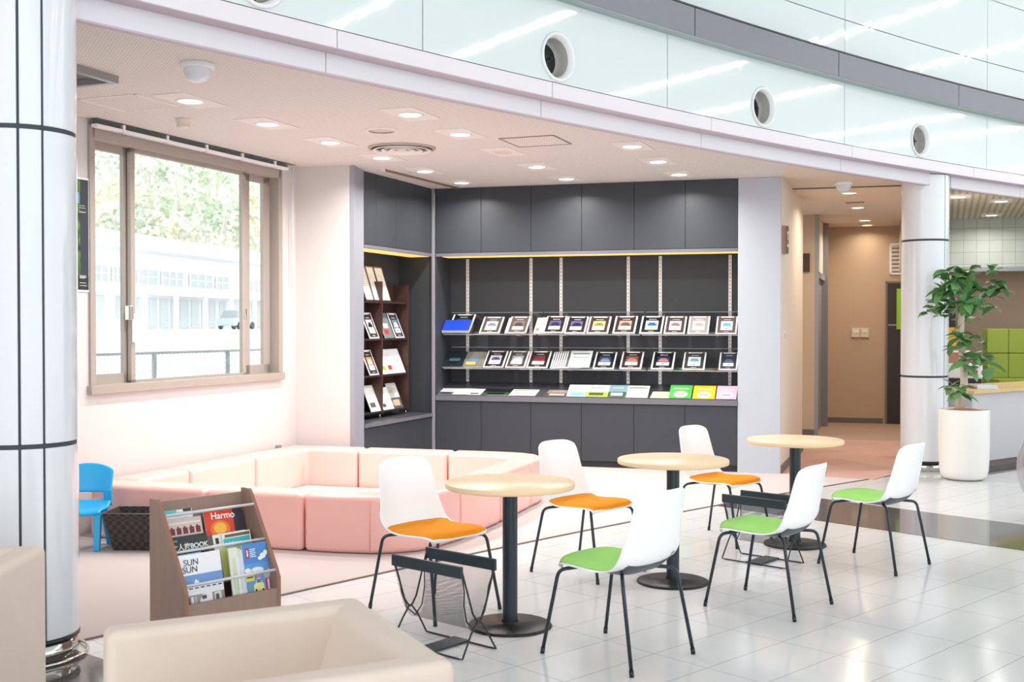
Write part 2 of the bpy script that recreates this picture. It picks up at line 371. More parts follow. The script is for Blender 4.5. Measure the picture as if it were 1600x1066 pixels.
# glass panels, the lower row with round holes
seam = [arc_deg(p, RM) for p in (661, 1042, 1318, 1540)]
seam = [seam[0] + 3.12] + seam + [seam[3] - 3.2, seam[3] - 6.4]
HOLE_Z = 3.365; HR = 0.145
holes = [arc_deg(p, RM) for p in (407, 871, 1191, 1436)] + [seam[4] - 1.6]
mp_ = MB(); mp_.sm = False
def quadarc(mb, pts, d0=0.0, d1=0.02):   # a slab over a polygon in (deg, z)
    f = [mb.bm.verts.new(arc(a, RM + d0, z)) for a, z in pts]; g = [mb.bm.verts.new(arc(a, RM + d1, z)) for a, z in pts]
    mb.face(f[::-1]); n = len(f)
    for i in range(n): mb.face([f[i], f[(i + 1) % n], g[(i + 1) % n], g[i]])
def panel(mb, a0, a1, z0, z1, hole=None):
    if hole is None:
        n = 6
        for i in range(n):
            quadarc(mb, [(a0 + (a1 - a0) * i / n, z0), (a0 + (a1 - a0) * (i + 1) / n, z0), (a0 + (a1 - a0) * (i + 1) / n, z1), (a0 + (a1 - a0) * i / n, z1)])
        return
    ha, hz = hole; m2 = RM * PI / 180; da = 0.17 / m2
    panel(mb, a0, ha + da, z0, z1); panel(mb, ha - da, a1, z0, z1)
    N = 32
    def sq(k):
        t = k * 2 * PI / N; c, s = math.cos(t), math.sin(t); k_ = 1 / max(abs(c), abs(s))
        z = hz + (s * k_) * (z1 - hz if s > 0 else hz - z0)
        return (ha - c * k_ * da, z)
    def ci(k):
        t = k * 2 * PI / N; return (ha - math.cos(t) * HR / m2, hz + math.sin(t) * HR)
    for k in range(N): quadarc(mb, [ci(k), sq(k), sq(k + 1), ci(k + 1)])
for i in range(len(seam) - 1):
    a0, a1 = seam[i] - 0.006, seam[i + 1] + 0.006
    panel(mp_, a0, a1, 3.190, 3.765, (holes[i], HOLE_Z) if i < len(holes) else None)
    for z0, z1 in ((3.97, 4.325), (4.333, 5.00), (5.008, 5.67), (5.678, 6.34), (6.348, 6.98)): panel(mp_, a0, a1, z0, z1)
structure(mp_.build('wall_upper', m_mint, recalc=True))
facade('trim_3', m_bandg, [(RM - 0.10, RM + 0.02, 3.755, 3.975, a, b) for a, b in segs((760, 1085, 1309, 1496), RM - 0.1, LO, HI, 0.012)], bevel=0.003, bseg=1)
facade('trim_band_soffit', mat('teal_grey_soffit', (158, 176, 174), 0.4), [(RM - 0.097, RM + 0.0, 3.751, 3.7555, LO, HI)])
facade('trim_band_shadow', m_black, [(RM - 0.102, RM - 0.0, 3.976, 3.990, LO, HI)])  # black strip standing in for the shadow gap above the band
# round air nozzles in the facade
def nozzle(i):
    a = holes[i]; p = arc(a, RM, HOLE_Z); inward = (C0 - Vector(p[:2])).normalized()
    t = thing('air_nozzle', ['round air nozzle cut off by the top edge of the picture', 'largest whole round air nozzle, above the middle of the opening', 'round air nozzle second from the right', 'smallest round air nozzle, nearest the right edge', 'x'][i], 'air vent', p, math.atan2(inward.y, inward.x) - PI / 2, 'round air nozzles in the facade')
    R = Matrix.Rotation(-PI / 2, 4, 'X')      # lathe axis z -> local y (into the hall)
    def L(name, prof, m, seg=40):
        mb = MB(); mb.lathe(prof, seg); bmesh.ops.transform(mb.bm, matrix=R, verts=mb.bm.verts); bmesh.ops.recalc_face_normals(mb.bm, faces=mb.bm.faces); return mb.build(name, m, t)
    L('rim', [(0.168, 0.0), (0.171, 0.010), (0.162, 0.020), (0.150, 0.014), (0.138, -0.01), (0.131, -0.03)], m_white)
    L('throat', [(0.130, -0.02), (0.126, -0.08), (0.120, -0.125), (0.0, -0.125)], mat('nozzle_grey', (190, 188, 182), 0.5))
    L('opening', [(0.112, -0.122), (0.0, -0.120)], m_black)
    MB().tube([(0.0, -0.12, 0.0), (0.035, -0.02, -0.01)], 0.006, 6).build('lever', m_black, t)
for i in range(4): nozzle(i)

# ------------------------------------------------------------------ columns
def column(name, label, x, y, ang, rr=0.238, rbase=0.232, ring=False):
    t = thing(name, label, 'column', (x, y, 0), 0, 'round enamelled columns')
    zb = [0.10, 0.985, 2.40, 3.082]
    def seg(a0, a1, z0, z1, r0, r1, mb, n=10):
        pts = [(r1 * math.cos(math.radians(a0 + (a1 - a0) * k / n)), r1 * math.sin(math.radians(a0 + (a1 - a0) * k / n))) for k in range(n + 1)]
        q = [(r0 * math.cos(math.radians(a0 + (a1 - a0) * k / n)), r0 * math.sin(math.radians(a0 + (a1 - a0) * k / n))) for k in range(n, -1, -1)]
        mb.prism(pts + q, z0, z1)
    strips = [(ang, ang + 25), (ang + 180, ang + 205)]
    big = [(ang + 25, ang + 102.5), (ang + 102.5, ang + 180), (ang + 205, ang + 282.5), (ang + 282.5, ang + 360)]
    for z0, z1 in zip(zb[:-1], zb[1:]):
        mb = MB()
        for a0, a1 in strips: seg(a0 + 1.3, a1 - 1.3, z0 + 0.012, z1 - 0.008, rr - 0.02, rr, mb, 6)
        seg(ang + 25 + 1.3, ang + 180 - 1.3, z0 + 0.012, z1 - 0.008, rr - 0.02, rr, mb, 30); seg(ang + 205 + 1.3, ang + 360 - 1.3, z0 + 0.012, z1 - 0.008, rr - 0.02, rr, mb, 30)
        o = mb.build('cladding', m_column, t, bevel=0.004, bseg=2)
    MB().lathe([(rr - 0.008, 0.09), (rr - 0.008, 3.08)], 48).build('core', m_gap, t)
    MB().lathe([(0, 0), (rbase, 0), (rbase, 0.094), (0, 0.094)], 48).build('base', m_chrome, t)
    MB().lathe([(rbase + 0.002, 0.092), (rr + 0.002, 0.094), (rr + 0.002, 0.108), (rbase, 0.110)], 48).build('dark_band', m_black, t)
    if ring:
        MB().lathe([(rr + 0.03, 0.012), (rr + 0.036, 0.022), (rr + 0.042, 0.012), (rr + 0.036, 0.003)], 48, close=True).build('foot_ring', m_chrome, t)
    return t
column('column', 'white panelled round column at the left edge, closest to the camera', -2.25, 5.15, -70, ring=True)
column('column', 'white round column in front of the corridor, behind the potted plant', 4.335, 11.77, -56, rbase=0.20)

# ------------------------------------------------------------------ window
def window():
    fz = 0.06
    t = structure(thing('window_1', None, None))
    def bar(name, s_a, s_b, z0, z1, n0, n1, m=m_alu):
        return MB().prism([ww(s_a, n0), ww(s_b, n0), ww(s_b, n1), ww(s_a, n1)], z0, z1).build(name, m, t, bevel=0.003, bseg=1)
    D = s1 - s0
    bar('frame', s0 - 0.02, s0 + 0.035, zs - 0.03, zt + 0.03, -0.02, 0.13); bar('frame', s1 - 0.04, s1 + 0.02, zs - 0.03, zt + 0.03, -0.02, 0.13)
    bar('frame', s0, s1, zt - 0.075, zt + 0.03, -0.02, 0.13); bar('window_sill', s0 - 0.04, s1 + 0.02, zs - 0.035, zs + 0.03, -0.045, 0.13)
    # mullions at photo columns 207 (double) and 382
    q = lambda px, n=0.0: (Vector(W(px, 400, A + nW * n, VW)[:2]) - A).dot(VW)
    def sash(a, b, n, wl, wr, tb=0.055, bb=0.075):
        z0, z1 = zs + 0.03, zt - 0.075
        o = MB()
        for (x0, x1, y0, y1) in ((a, a + wl, z0, z1), (b - wr, b, z0, z1), (a, b, z0, z0 + bb), (a, b, z1 - tb, z1)):
            o.prism([ww(x0, n), ww(x1, n), ww(x1, n + 0.035), ww(x0, n + 0.035)], y0, y1)
        o.build('sash', m_alu, t)
        g = MB(); g.prism([ww(a + wl, n + 0.014), ww(b - wr, n + 0.014), ww(b - wr, n + 0.02), ww(a + wl, n + 0.02)], z0 + bb, z1 - tb)
        return g.build('pane', glass, t)
    sash(s0 + 0.03, q(203, 0.075), 0.075, 0.02, 0.07); bar('mullion_seal', q(203, 0.06), q(205, 0.06), zs + 0.03, zt - 0.07, 0.065, 0.08, m_black)
    sash(q(204.5, 0.03), q(384, 0.03), 0.03, q(211, 0.03) - q(204.5, 0.03), 0.05, 0.03, 0.02); sash(q(384, 0.07), s1 - 0.06, 0.07, q(390, 0.07) - q(384, 0.07), 0.10, 0.06, 0.08)
    c = q(204); zc = W(204, 490, A, VW).z
    h = MB(); h.prism([ww(c - 0.03, 0.0), ww(c + 0.03, 0.0), ww(c + 0.03, 0.03), ww(c - 0.03, 0.03)], zc - 0.05, zc + 0.06); h.build('latch', m_chrome, t, bevel=0.005)
    h = MB(); h.prism([ww(q(209), 0.0), ww(q(213), 0.0), ww(q(213), 0.02), ww(q(209), 0.02)], zc - 0.22, zc + 0.0); h.build('pull_handle', m_white, t)
    c = q(388); zc = W(388, 490, A, VW).z
    h = MB(); h.prism([ww(c - 0.02, 0.02), ww(c + 0.02, 0.02), ww(c + 0.02, 0.05), ww(c - 0.02, 0.05)], zc - 0.04, zc + 0.04); h.build('latch', m_chrome, t, bevel=0.004)
glass = bpy.data.materials.new('window_glass'); glass.use_nodes = True
nt = glass.node_tree; nt.nodes.clear(); go = nt.nodes.new('ShaderNodeOutputMaterial'); gm = nt.nodes.new('ShaderNodeMixShader'); gt = nt.nodes.new('ShaderNodeBsdfTransparent'); gg = nt.nodes.new('ShaderNodeBsdfGlossy')
gg.inputs['Roughness'].default_value = 0.02; gm.inputs[0].default_value = 0.05; gt.inputs[0].default_value = (0.97, 0.99, 0.98, 1)
nt.links.new(gt.outputs[0], gm.inputs[1]); nt.links.new(gg.outputs[0], gm.inputs[2]); nt.links.new(gm.outputs[0], go.inputs[0])
window()
# raised venetian blind under the ceiling, with its cord
t = thing('venetian_blind', 'venetian blind drawn up tight along the top of the window', 'blind', ww((s0 + s1) / 2, -0.06, zt), math.atan2(VW.y, VW.x))
L = (s1 - s0) / 2 + 0.02
MB().bx(-L, L + 0.12, -0.03, 0.03, 0.11, HC - zt - 0.004).build('head_rail', mat('rail_green_grey', (108, 118, 116), 0.4), t, bevel=0.003, bseg=1)
mb = MB()
for k in range(9): mb.bx(-L, L, -0.025, 0.025, 0.032 + k * 0.0085, 0.035 + k * 0.0085)
mb.build('slats', mat('slat_green_grey', (118, 130, 128), 0.4), t)
MB().bx(-L, L, -0.028, 0.028, 0.0, 0.026).build('bottom_rail', m_white, t, bevel=0.004)
for k in range(5): MB().bx(-L + 0.28 + k * (2 * L - 0.5) / 4 - 0.012, -L + 0.28 + k * (2 * L - 0.5) / 4 + 0.012, -0.034, 0.03, 0.0, HC - zt - 0.01).build('bracket', m_white, t)
pc = W(450, 262, A, VW); pb = W(450, 450, A, VW)
mb = MB(); mb.tube([ww((Vector(pc[:2]) - A).dot(VW), -0.05, HC - 0.02) - ww((s0 + s1) / 2, -0.06, zt), ww((Vector(pc[:2]) - A).dot(VW), -0.05, pb.z) - ww((s0 + s1) / 2, -0.06, zt)], 0.006, 6)
bmesh.ops.rotate(mb.bm, verts=mb.bm.verts, matrix=Matrix.Rotation(-math.atan2(VW.y, VW.x), 3, 'Z'))
mb.build('tilt_wand', m_white, t)
# ------------------------------------------------------------------ ceiling fittings
def lab_downlight(k, row): return 'lit round downlight, %s from the camera in the %s row' % (ORD[k], row)
m_plate = mat('plate_beige', (228, 224, 220), 0.7, spec=0.2)
def downlight(p, label, group, r=0.075, plate=True, warm=False, energy=14, name='downlight'):
    t = thing(name, label, 'ceiling light', (p[0], p[1], HC), math.atan2(VA.y, VA.x), group)
    if plate: MB().bx(-0.24, 0.24, -0.13, 0.13, -0.004, -0.0005).build('mount_plate', m_plate, t)
    MB().lathe([(r + 0.022, -0.001), (r + 0.022, -0.008), (r + 0.004, -0.012), (r, -0.006), (r, -0.001)], 28).build('rim', m_white, t)
    MB().lathe([(r, -0.0065), (0, -0.0065)], 28).build('diffuser', m_glow_warm if warm else m_glow, t)
    li = bpy.data.lights.new('downlight_lamp', 'AREA'); li.shape = 'DISK'; li.size = r * 2 * 0.9; li.energy = energy
    li.color = (1.0, 0.86, 0.68) if warm else (1.0, 0.95, 0.90); li.spread = PI * 0.85
    lo = bpy.data.objects.new('lamp', li); C.objects.link(lo); lo.parent = t; lo.location = (0, 0, -0.02)
    return t
rows = {'left': [(297, 157), (418, 193), (516, 222), (597, 246), (664, 267), (721, 285)], 'middle': [(641, 178), (719, 209), (839, 260), (885, 279)], 'right': [(988, 228), (1028, 252), (1061, 272)]}
for rw, lst in rows.items():
    for k, (px, py) in enumerate(lst): downlight(P(px, py, HC), lab_downlight(k, rw), 'downlights of the lounge ceiling')
for k, (px, py) in enumerate([(1327, 301), (1340, 324), (1351, 344), (1355, 351.5)]):
    downlight(P(px, py, HC), 'warm downlight of the corridor ceiling, %s from the entrance' % ORD[k], 'corridor downlights', plate=False, warm=True, energy=12 if k < 3 else 3)
for k, (px, py) in enumerate([(1498, 307), (1564, 314), (1549, 336)]):
    downlight(P(px, py, HC), ['downlight over the counter, nearest the round column', 'downlight over the counter, nearest the right edge', 'downlight closest to the green-grey tiled wall'][k], 'downlights above the counter', energy=7)
def ceil_thing(name, label, cat, px, py): 
    p = P(px, py, HC); return thing(name, label, cat, p, math.atan2(VA.y, VA.x))
t = ceil_thing('air_diffuser', 'big round concentric air diffuser in the middle of the beige ceiling', 'air vent', 628, 231)
MB().lathe([(0.29, -0.001), (0.285, -0.012), (0.262, -0.016), (0.258, -0.004)], 48).build('rim', mat('diffuser_grey', (176, 160, 152), 0.5), t)
mb = MB()
for r in (0.205, 0.135, 0.07): mb.lathe([(r, -0.006), (r + 0.035, -0.03), (r + 0.045, -0.026), (r + 0.012, -0.006)], 48, close=True)
bmesh.ops.recalc_face_normals(mb.bm, faces=mb.bm.faces)
mb.build('cone_ring', m_plate, t)
MB().lathe([(0.258, -0.003), (0, -0.003)], 40).build('duct_opening', mat('duct_shadow', (110, 92, 84), 0.8), t)
MB().lathe([(0.04, -0.004), (0.04, -0.03), (0, -0.03)], 24).build('hub', m_plate, t)
t = ceil_thing('ceiling_speaker', 'flat round ceiling speaker beside the big air diffuser', 'speaker', 596, 203)
MB().lathe([(0.13, -0.001), (0.125, -0.01), (0.10, -0.012)], 36).build('rim', m_plate, t)
MB().lathe([(0.10, -0.004), (0, -0.004)], 36).build('grille', mat('speaker_grille', (205, 196, 188), 0.8), t)
t = ceil_thing('ceiling_speaker', 'small unlit recessed fitting on a plate left of the ceiling hatch', 'speaker', 786, 237)
MB().bx(-0.24, 0.24, -0.13, 0.13, -0.004, -0.0005).build('mount_plate', m_plate, t)
MB().lathe([(0.08, -0.004), (0.075, -0.012), (0, -0.012)], 28).build('grille', mat('fitting_cream', (222, 206, 196), 0.6), t)
t = ceil_thing('smoke_detector', 'small beige smoke detector on the ceiling near the window', 'smoke detector', 287, 186)
MB().lathe([(0.058, -0.001), (0.058, -0.02), (0.048, -0.022), (0.048, -0.05), (0.05, -0.052), (0.05, -0.062), (0.0, -0.066)], 28).build('housing', mat('detector_cream', (226, 216, 200), 0.5), t)
for (px, py, lb) in ((309, 100, 'white dome sensor on the ceiling nearest the camera'), (1318, 285, 'white dome sensor above the corridor entrance')):
    t = ceil_thing('dome_sensor', lb, 'sensor', px, py)
    MB().lathe([(0.098, -0.001), (0.098, -0.014), (0.085, -0.03), (0.08, -0.03)], 32).build('base', m_white, t)
    MB().lathe([(0.08, -0.03), (0.077, -0.055), (0.065, -0.08), (0.04, -0.10), (0, -0.107)], 32).build('dome', mat('sensor_dome', (225, 226, 234), 0.15), t)
def hatch(corners, label, dark):
    ps = [P(a, b, HC) for a, b in corners]; c = sum(ps, Vector()) / 4
    t = thing('ceiling_hatch', label, 'hatch', c, math.atan2(VA.y, VA.x), 'access hatches in the ceiling')
    MB().bx(-0.225, 0.225, -0.225, 0.225, -0.003, -0.0006).build('lid', m_perf, t)
    mf = mat('hatch_frame_dark', (140, 126, 118), 0.5) if dark else mat('hatch_frame_light', (240, 230, 222), 0.5)
    mb = MB()
    for x0, x1, y0, y1 in ((-0.235, 0.235, -0.235, -0.222), (-0.235, 0.235, 0.222, 0.235), (-0.235, -0.222, -0.235, 0.235), (0.222, 0.235, -0.235, 0.235)): mb.bx(x0, x1, y0, y1, -0.006, -0.0005)
    mb.build('frame', mf, t)
hatch([(777, 215), (863, 211), (896, 225), (812, 230)], 'square ceiling hatch with a dark outline, in the middle of the ceiling', True)
hatch([(117, 153), (218, 147), (285, 169), (192, 173)], 'square ceiling hatch with a pale outline, beside the left column', False)
c = P(120, 112, HC)
q0, q1 = P(118, 96, HC), P(191, 121, HC)
t = thing('ceiling_cassette', 'dark recessed air conditioner with a steel frame beside the left column', 'air conditioner', (q1 - U.to_3d() * 0.35 - VA.to_3d() * 0.31) , math.atan2(VA.y, VA.x))
mb = MB()
for x0, x1, y0, y1 in ((-0.31, 0.31, -0.35, -0.31), (-0.31, 0.31, 0.31, 0.35), (-0.31, -0.27, -0.31, 0.31), (0.27, 0.31, -0.31, 0.31)): mb.bx(x0, x1, y0, y1, -0.045, -0.0005)
mb.build('frame', mat('cassette_steel', (160, 158, 158), 0.35, metal=0.4), t)
MB().bx(-0.27, 0.27, -0.31, 0.31, -0.012, -0.0005).build('grille', mat('cassette_dark', (108, 104, 100), 0.5), t)
a, b = P(600, 264, HC), P(716, 293, HC); mp = (a + b) / 2; dd = (b - a)
t = thing('ceiling_rail', 'thin brass curtain rail on the ceiling in front of the short run of cabinets', 'rail', mp, math.atan2(dd.y, dd.x))
MB().bx(-dd.length / 2, dd.length / 2, -0.008, 0.008, -0.02, -0.0005).build('track', mat('brass_dull', (150, 122, 92), 0.4, metal=0.5), t)
MB().bx(-dd.length / 2 - 0.03, -dd.length / 2, -0.014, 0.014, -0.026, -0.0005).build('end_stop', m_plate, t)
t = ceil_thing('air_slot', 'narrow dark air slot in the corridor ceiling between the downlights', 'air vent', 1336, 316)
MB().bx(-0.05, 0.05, -0.11, 0.11, -0.006, -0.0005).build('grille', mat('slot_dark', (112, 94, 76), 0.6), t)
MB().bx(-0.06, 0.06, -0.12, 0.12, -0.003, -0.0004).build('frame', m_pale, t)

# ------------------------------------------------------------------ cabinets
def frm(o, ux, z=0):      # matrix with x along ux, y to the right-hand normal (into the cabinet), z up
    return math.atan2(ux[1], ux[0])
WG0 = Vector((-1.455, 10.945)); WD = (K0 - U * 0.02 - WG0).normalized(); WL = (K0 - U * 0.02 - WG0).length
BD = (K1 - K0).normalized(); BL = (K1 - K0).length
def pos_on(px, o, d): return (Vector(W(px, 400, o, d)[:2]) - o).dot(d)
back_s = [0.02] + [pos_on(p, K0, BD) for p in (751.7, 829.4, 908.5, 990.6, 1070.5)] + [BL - 0.003]
wing_s = [0.0] + [pos_on(p, WG0, WD) for p in (588, 619, 648)] + [WL - 0.02]
def run(o, d, ss, z0, z1, depth, where, grp, kick=False):
    rz = math.atan2(d.y, d.x)
    for k, (a, b) in enumerate(zip(ss[:-1], ss[1:])):
        p = o + d * ((a + b) / 2); w = (b - a)
        t = thing('cabinet', 'charcoal %s' % where % ORD[k], 'cabinet', (p.x, p.y, z0), rz, grp)
        h = z1 - z0; kz = 0.062 if kick else 0
        MB().bx(-w / 2 + 0.001, w / 2 - 0.001, 0.02, depth, kz, h).build('body', m_char, t)
        MB().bx(-w / 2 + 0.002, w / 2 - 0.002, 0.0, 0.019, kz + 0.003, h - 0.003).build('door', m_char, t, bevel=0.0015, bseg=1)
        if kick: MB().bx(-w / 2, w / 2, 0.03, depth, 0.0, kz).build('plinth', m_kick, t)
run(K0, BD, back_s, 2.315, HC - 0.001, 0.48, 'wall cabinet, %s from the left on the long back wall', 'upper cabinets of the back wall')
run(K0, BD, back_s, 0.008, 0.685, 0.48, 'base cabinet, %s from the left on the long back wall', 'base cabinets of the back wall', True)
run(WG0, WD, wing_s, 2.315, HC - 0.001, 0.42, 'wall cabinet, %s from the left on the short side run', 'upper cabinets of the side run')
run(WG0, WD, wing_s, 0.008, 0.51, 0.42, 'base cabinet, %s from the left on the short side run', 'base cabinets of the side run', True)
def local(name, label, cat, o, d, z, **k): return thing(name, label, cat, (o.x, o.y, z), math.atan2(d.y, d.x), **k)
RD = 0.50
structure(MB().prism([K0 + UN * RD - BD * 0.1, K1 + UN * RD + BD * 0.05, K1 + UN * (RD + 0.05) + BD * 0.05, K0 + UN * (RD + 0.05) - BD * 0.1], 0, HC).build('wall_back', m_charin))
# shelf bay sides
structure(MB().prism([K0 + BD * 0.005, K0 + BD * 0.02, K0 + BD * 0.02 + UN * RD, K0 + BD * 0.005 + UN * RD], 0, HC).build('wall_partition', m_charin))
WN = Vector((-WD.y, WD.x))
structure(MB().prism([WG0 + WN * 0.42 - WD * 0.02, WG0 + WD * (WL + 0.1) + WN * 0.42, WG0 + WD * (WL + 0.1) + WN * 0.47, WG0 - WD * 0.02 + WN * 0.47], 0, HC).build('wall_side_recess', m_charin))
structure(MB().prism([K0 - BD * 0.03 + WN * 0.01, K0 + BD * 0.002 + WN * 0.0, K0 + WN * 0.45 + WD * 0.0, K0 - BD * 0.03 + WN * 0.46 + WD * 0.02], 0.0, HC).build('wall_side_end', m_charin))
t = thing('corner_post', 'slim grey metal post where the two cabinet runs meet', 'post', (K0.x - 0.012, K0.y - 0.02, 0), math.atan2(BD.y, BD.x))
MB().bx(-0.014, 0.014, -0.014, 0.014, 0.007, HC - 0.001).build('post', mat('post_grey', (150, 150, 160), 0.35, metal=0.3), t, bevel=0.003, bseg=1)
# worktops, pelmets and lamps
t = local('worktop', 'long dark grey sloping display worktop under the brochure shelves', 'worktop', K0, BD, 0.0)
MB().hull8([(0.02, -0.015, 0.69), (BL - 0.002, -0.015, 0.69), (BL - 0.002, RD - 0.002, 0.69), (0.02, RD - 0.002, 0.69), (0.02, -0.015, 0.745), (BL - 0.002, -0.015, 0.745), (BL - 0.002, RD - 0.002, 0.872), (0.02, RD - 0.002, 0.872)]).build('top', mat('worktop_grey', (74, 75, 80), 0.3, spec=0.5), t)
MB().bx(0.02, BL - 0.002, -0.019, -0.0155, 0.69, 0.746).build('edge_band', m_edge, t)
t = local('worktop', 'short dark grey worktop carrying the brown magazine case', 'worktop', WG0, WD, 0.0)
MB().bx(0.0, WL - 0.02, -0.015, 0.418, 0.515, 0.549).build('top', mat('worktop_grey', (74, 75, 80), 0.3, spec=0.5), t)
MB().bx(0.0, WL - 0.02, -0.019, -0.0155, 0.513, 0.55).build('edge_band', m_edge, t)
m_warm = mat('warm_tube_glow', (235, 200, 130), emit=(255, 206, 120), es=0.75)
for (o, d, L, lb) in ((K0, BD, BL, 'warm light strip under the upper cabinets of the long back wall'), (WG0, WD, WL - 0.02, 'warm light strip under the upper cabinets of the short side run')):
    t = local('under_cabinet_light', lb, 'shelf light', o, d, 2.28)
    MB().bx(0.02, L - 0.003, -0.004, 0.03, 0.0, 0.034).build('pelmet', m_edge, t)
    MB().bx(0.08, L - 0.01, 0.035, 0.26, -0.004, 0.034).build('diffuser', m_warm, t)
# slotted uprights on the back wall of the bay
for k, px in enumerate((731, 830, 877, 982, 1032, 1141)):
    s = pos_on(px, K0 + UN * RD, BD)
    p = K0 + UN * (RD - 0.001) + BD * s
    t = local('slotted_upright', 'white slotted metal shelf upright, %s from the left' % ORD[k], 'shelf upright', p, BD, 0.875, group='slotted shelf uprights')
    MB().bx(-0.0165, 0.0165, -0.012, 0.0, 0.0, 1.40).build('rail', mat('upright_white', (228, 228, 228), 0.4), t)
    mb = MB()
    for j in range(34): mb.bx(-0.003, 0.003, -0.0126, -0.0118, 0.03 + j * 0.04, 0.048 + j * 0.04)
    mb.build('slots', m_black, t)
# acrylic trays
acr = bpy.data.materials.new('clear_acrylic'); acr.use_nodes = True
nt = acr.node_tree; nt.nodes.clear(); go = nt.nodes.new('ShaderNodeOutputMaterial'); gm = nt.nodes.new('ShaderNodeMixShader'); gt = nt.nodes.new('ShaderNodeBsdfTransparent'); gg = nt.nodes.new('ShaderNodeBsdfGlossy')
fr = nt.nodes.new('ShaderNodeFresnel'); fr.inputs[0].default_value = 1.49
gg.inputs['Roughness'].default_value = 0.08; gt.inputs[0].default_value = (0.93, 0.935, 0.94, 1); gm.inputs[0].default_value = 0.07; nt.nodes.remove(fr)
nt.links.new(gt.outputs[0], gm.inputs[1]); nt.links.new(gg.outputs[0], gm.inputs[2]); nt.links.new(gm.outputs[0], go.inputs[0])
m_acred = mat('acrylic_edge', (178, 180, 184), 0.15, spec=0.8)
YF, YB = 0.17, 0.46                              # depth of the tray's front and back
TR = {1: (1.425, 1.665), 2: (1.045, 1.27)}
def tray(row, pa, pb, lb):
    zf, zb = TR[row]
    a = max(0.045, pos_on(pa, K0 + UN * YF, BD)); b = min(BL - 0.01, pos_on(pb, K0 + UN * YF, BD))
    t = local('acrylic_tray', lb, 'shelf', K0 + BD * a, BD, zf, group='clear acrylic brochure trays')
    L = b - a; sl = math.hypot(YB - YF, zb - zf); M = Matrix.Rotation(math.atan2(zb - zf, YB - YF), 4, 'X')
    def part(x0, x1, y0, y1, z0, z1, name, m, tilt=True):
        mb = MB(); mb.bx(x0, x1, y0, y1, z0, z1)
        if tilt: bmesh.ops.transform(mb.bm, matrix=M, verts=mb.bm.verts)
        bmesh.ops.translate(mb.bm, verts=mb.bm.verts, vec=(0, YF, 0))
        return mb.build(name, m, t)
    part(0, L, 0, sl, -0.004, 0, 'plate', acr)
    part(0, L, -0.004, 0.0, -0.004, 0.035, 'front_lip', acr)
    part(0, L, -0.005, 0.001, -0.012, -0.004, 'front_edge', m_acred); part(0, L, sl - 0.001, sl + 0.002, -0.005, 0.001, 'rear_edge', m_acred)
    for u in (0.24, 0.78):
        mb = MB(); mb.tube([(L * u, YF + 0.02, -0.01), (L * u, RD - 0.012, -0.03)], 0.006, 6); mb.build('bracket_arm', m_acred, t)
for rw, pa, pb, lb in ((1, 687, 838, 'upper left clear acrylic tray, holding the blue booklets'), (1, 840, 1000, 'upper middle clear acrylic tray, holding dark framed brochures'), (1, 1003, 1153, 'upper right clear acrylic tray, reaching the grey wall panel'),
                       (2, 687, 846, 'lower left clear acrylic tray, with the dark magazines'), (2, 848, 1010, 'lower middle clear acrylic tray, with the striped stack of brochures'), (2, 1012, 1153, 'lower right clear acrylic tray, with the widely spaced brochures')):
    tray(rw, pa, pb, lb)
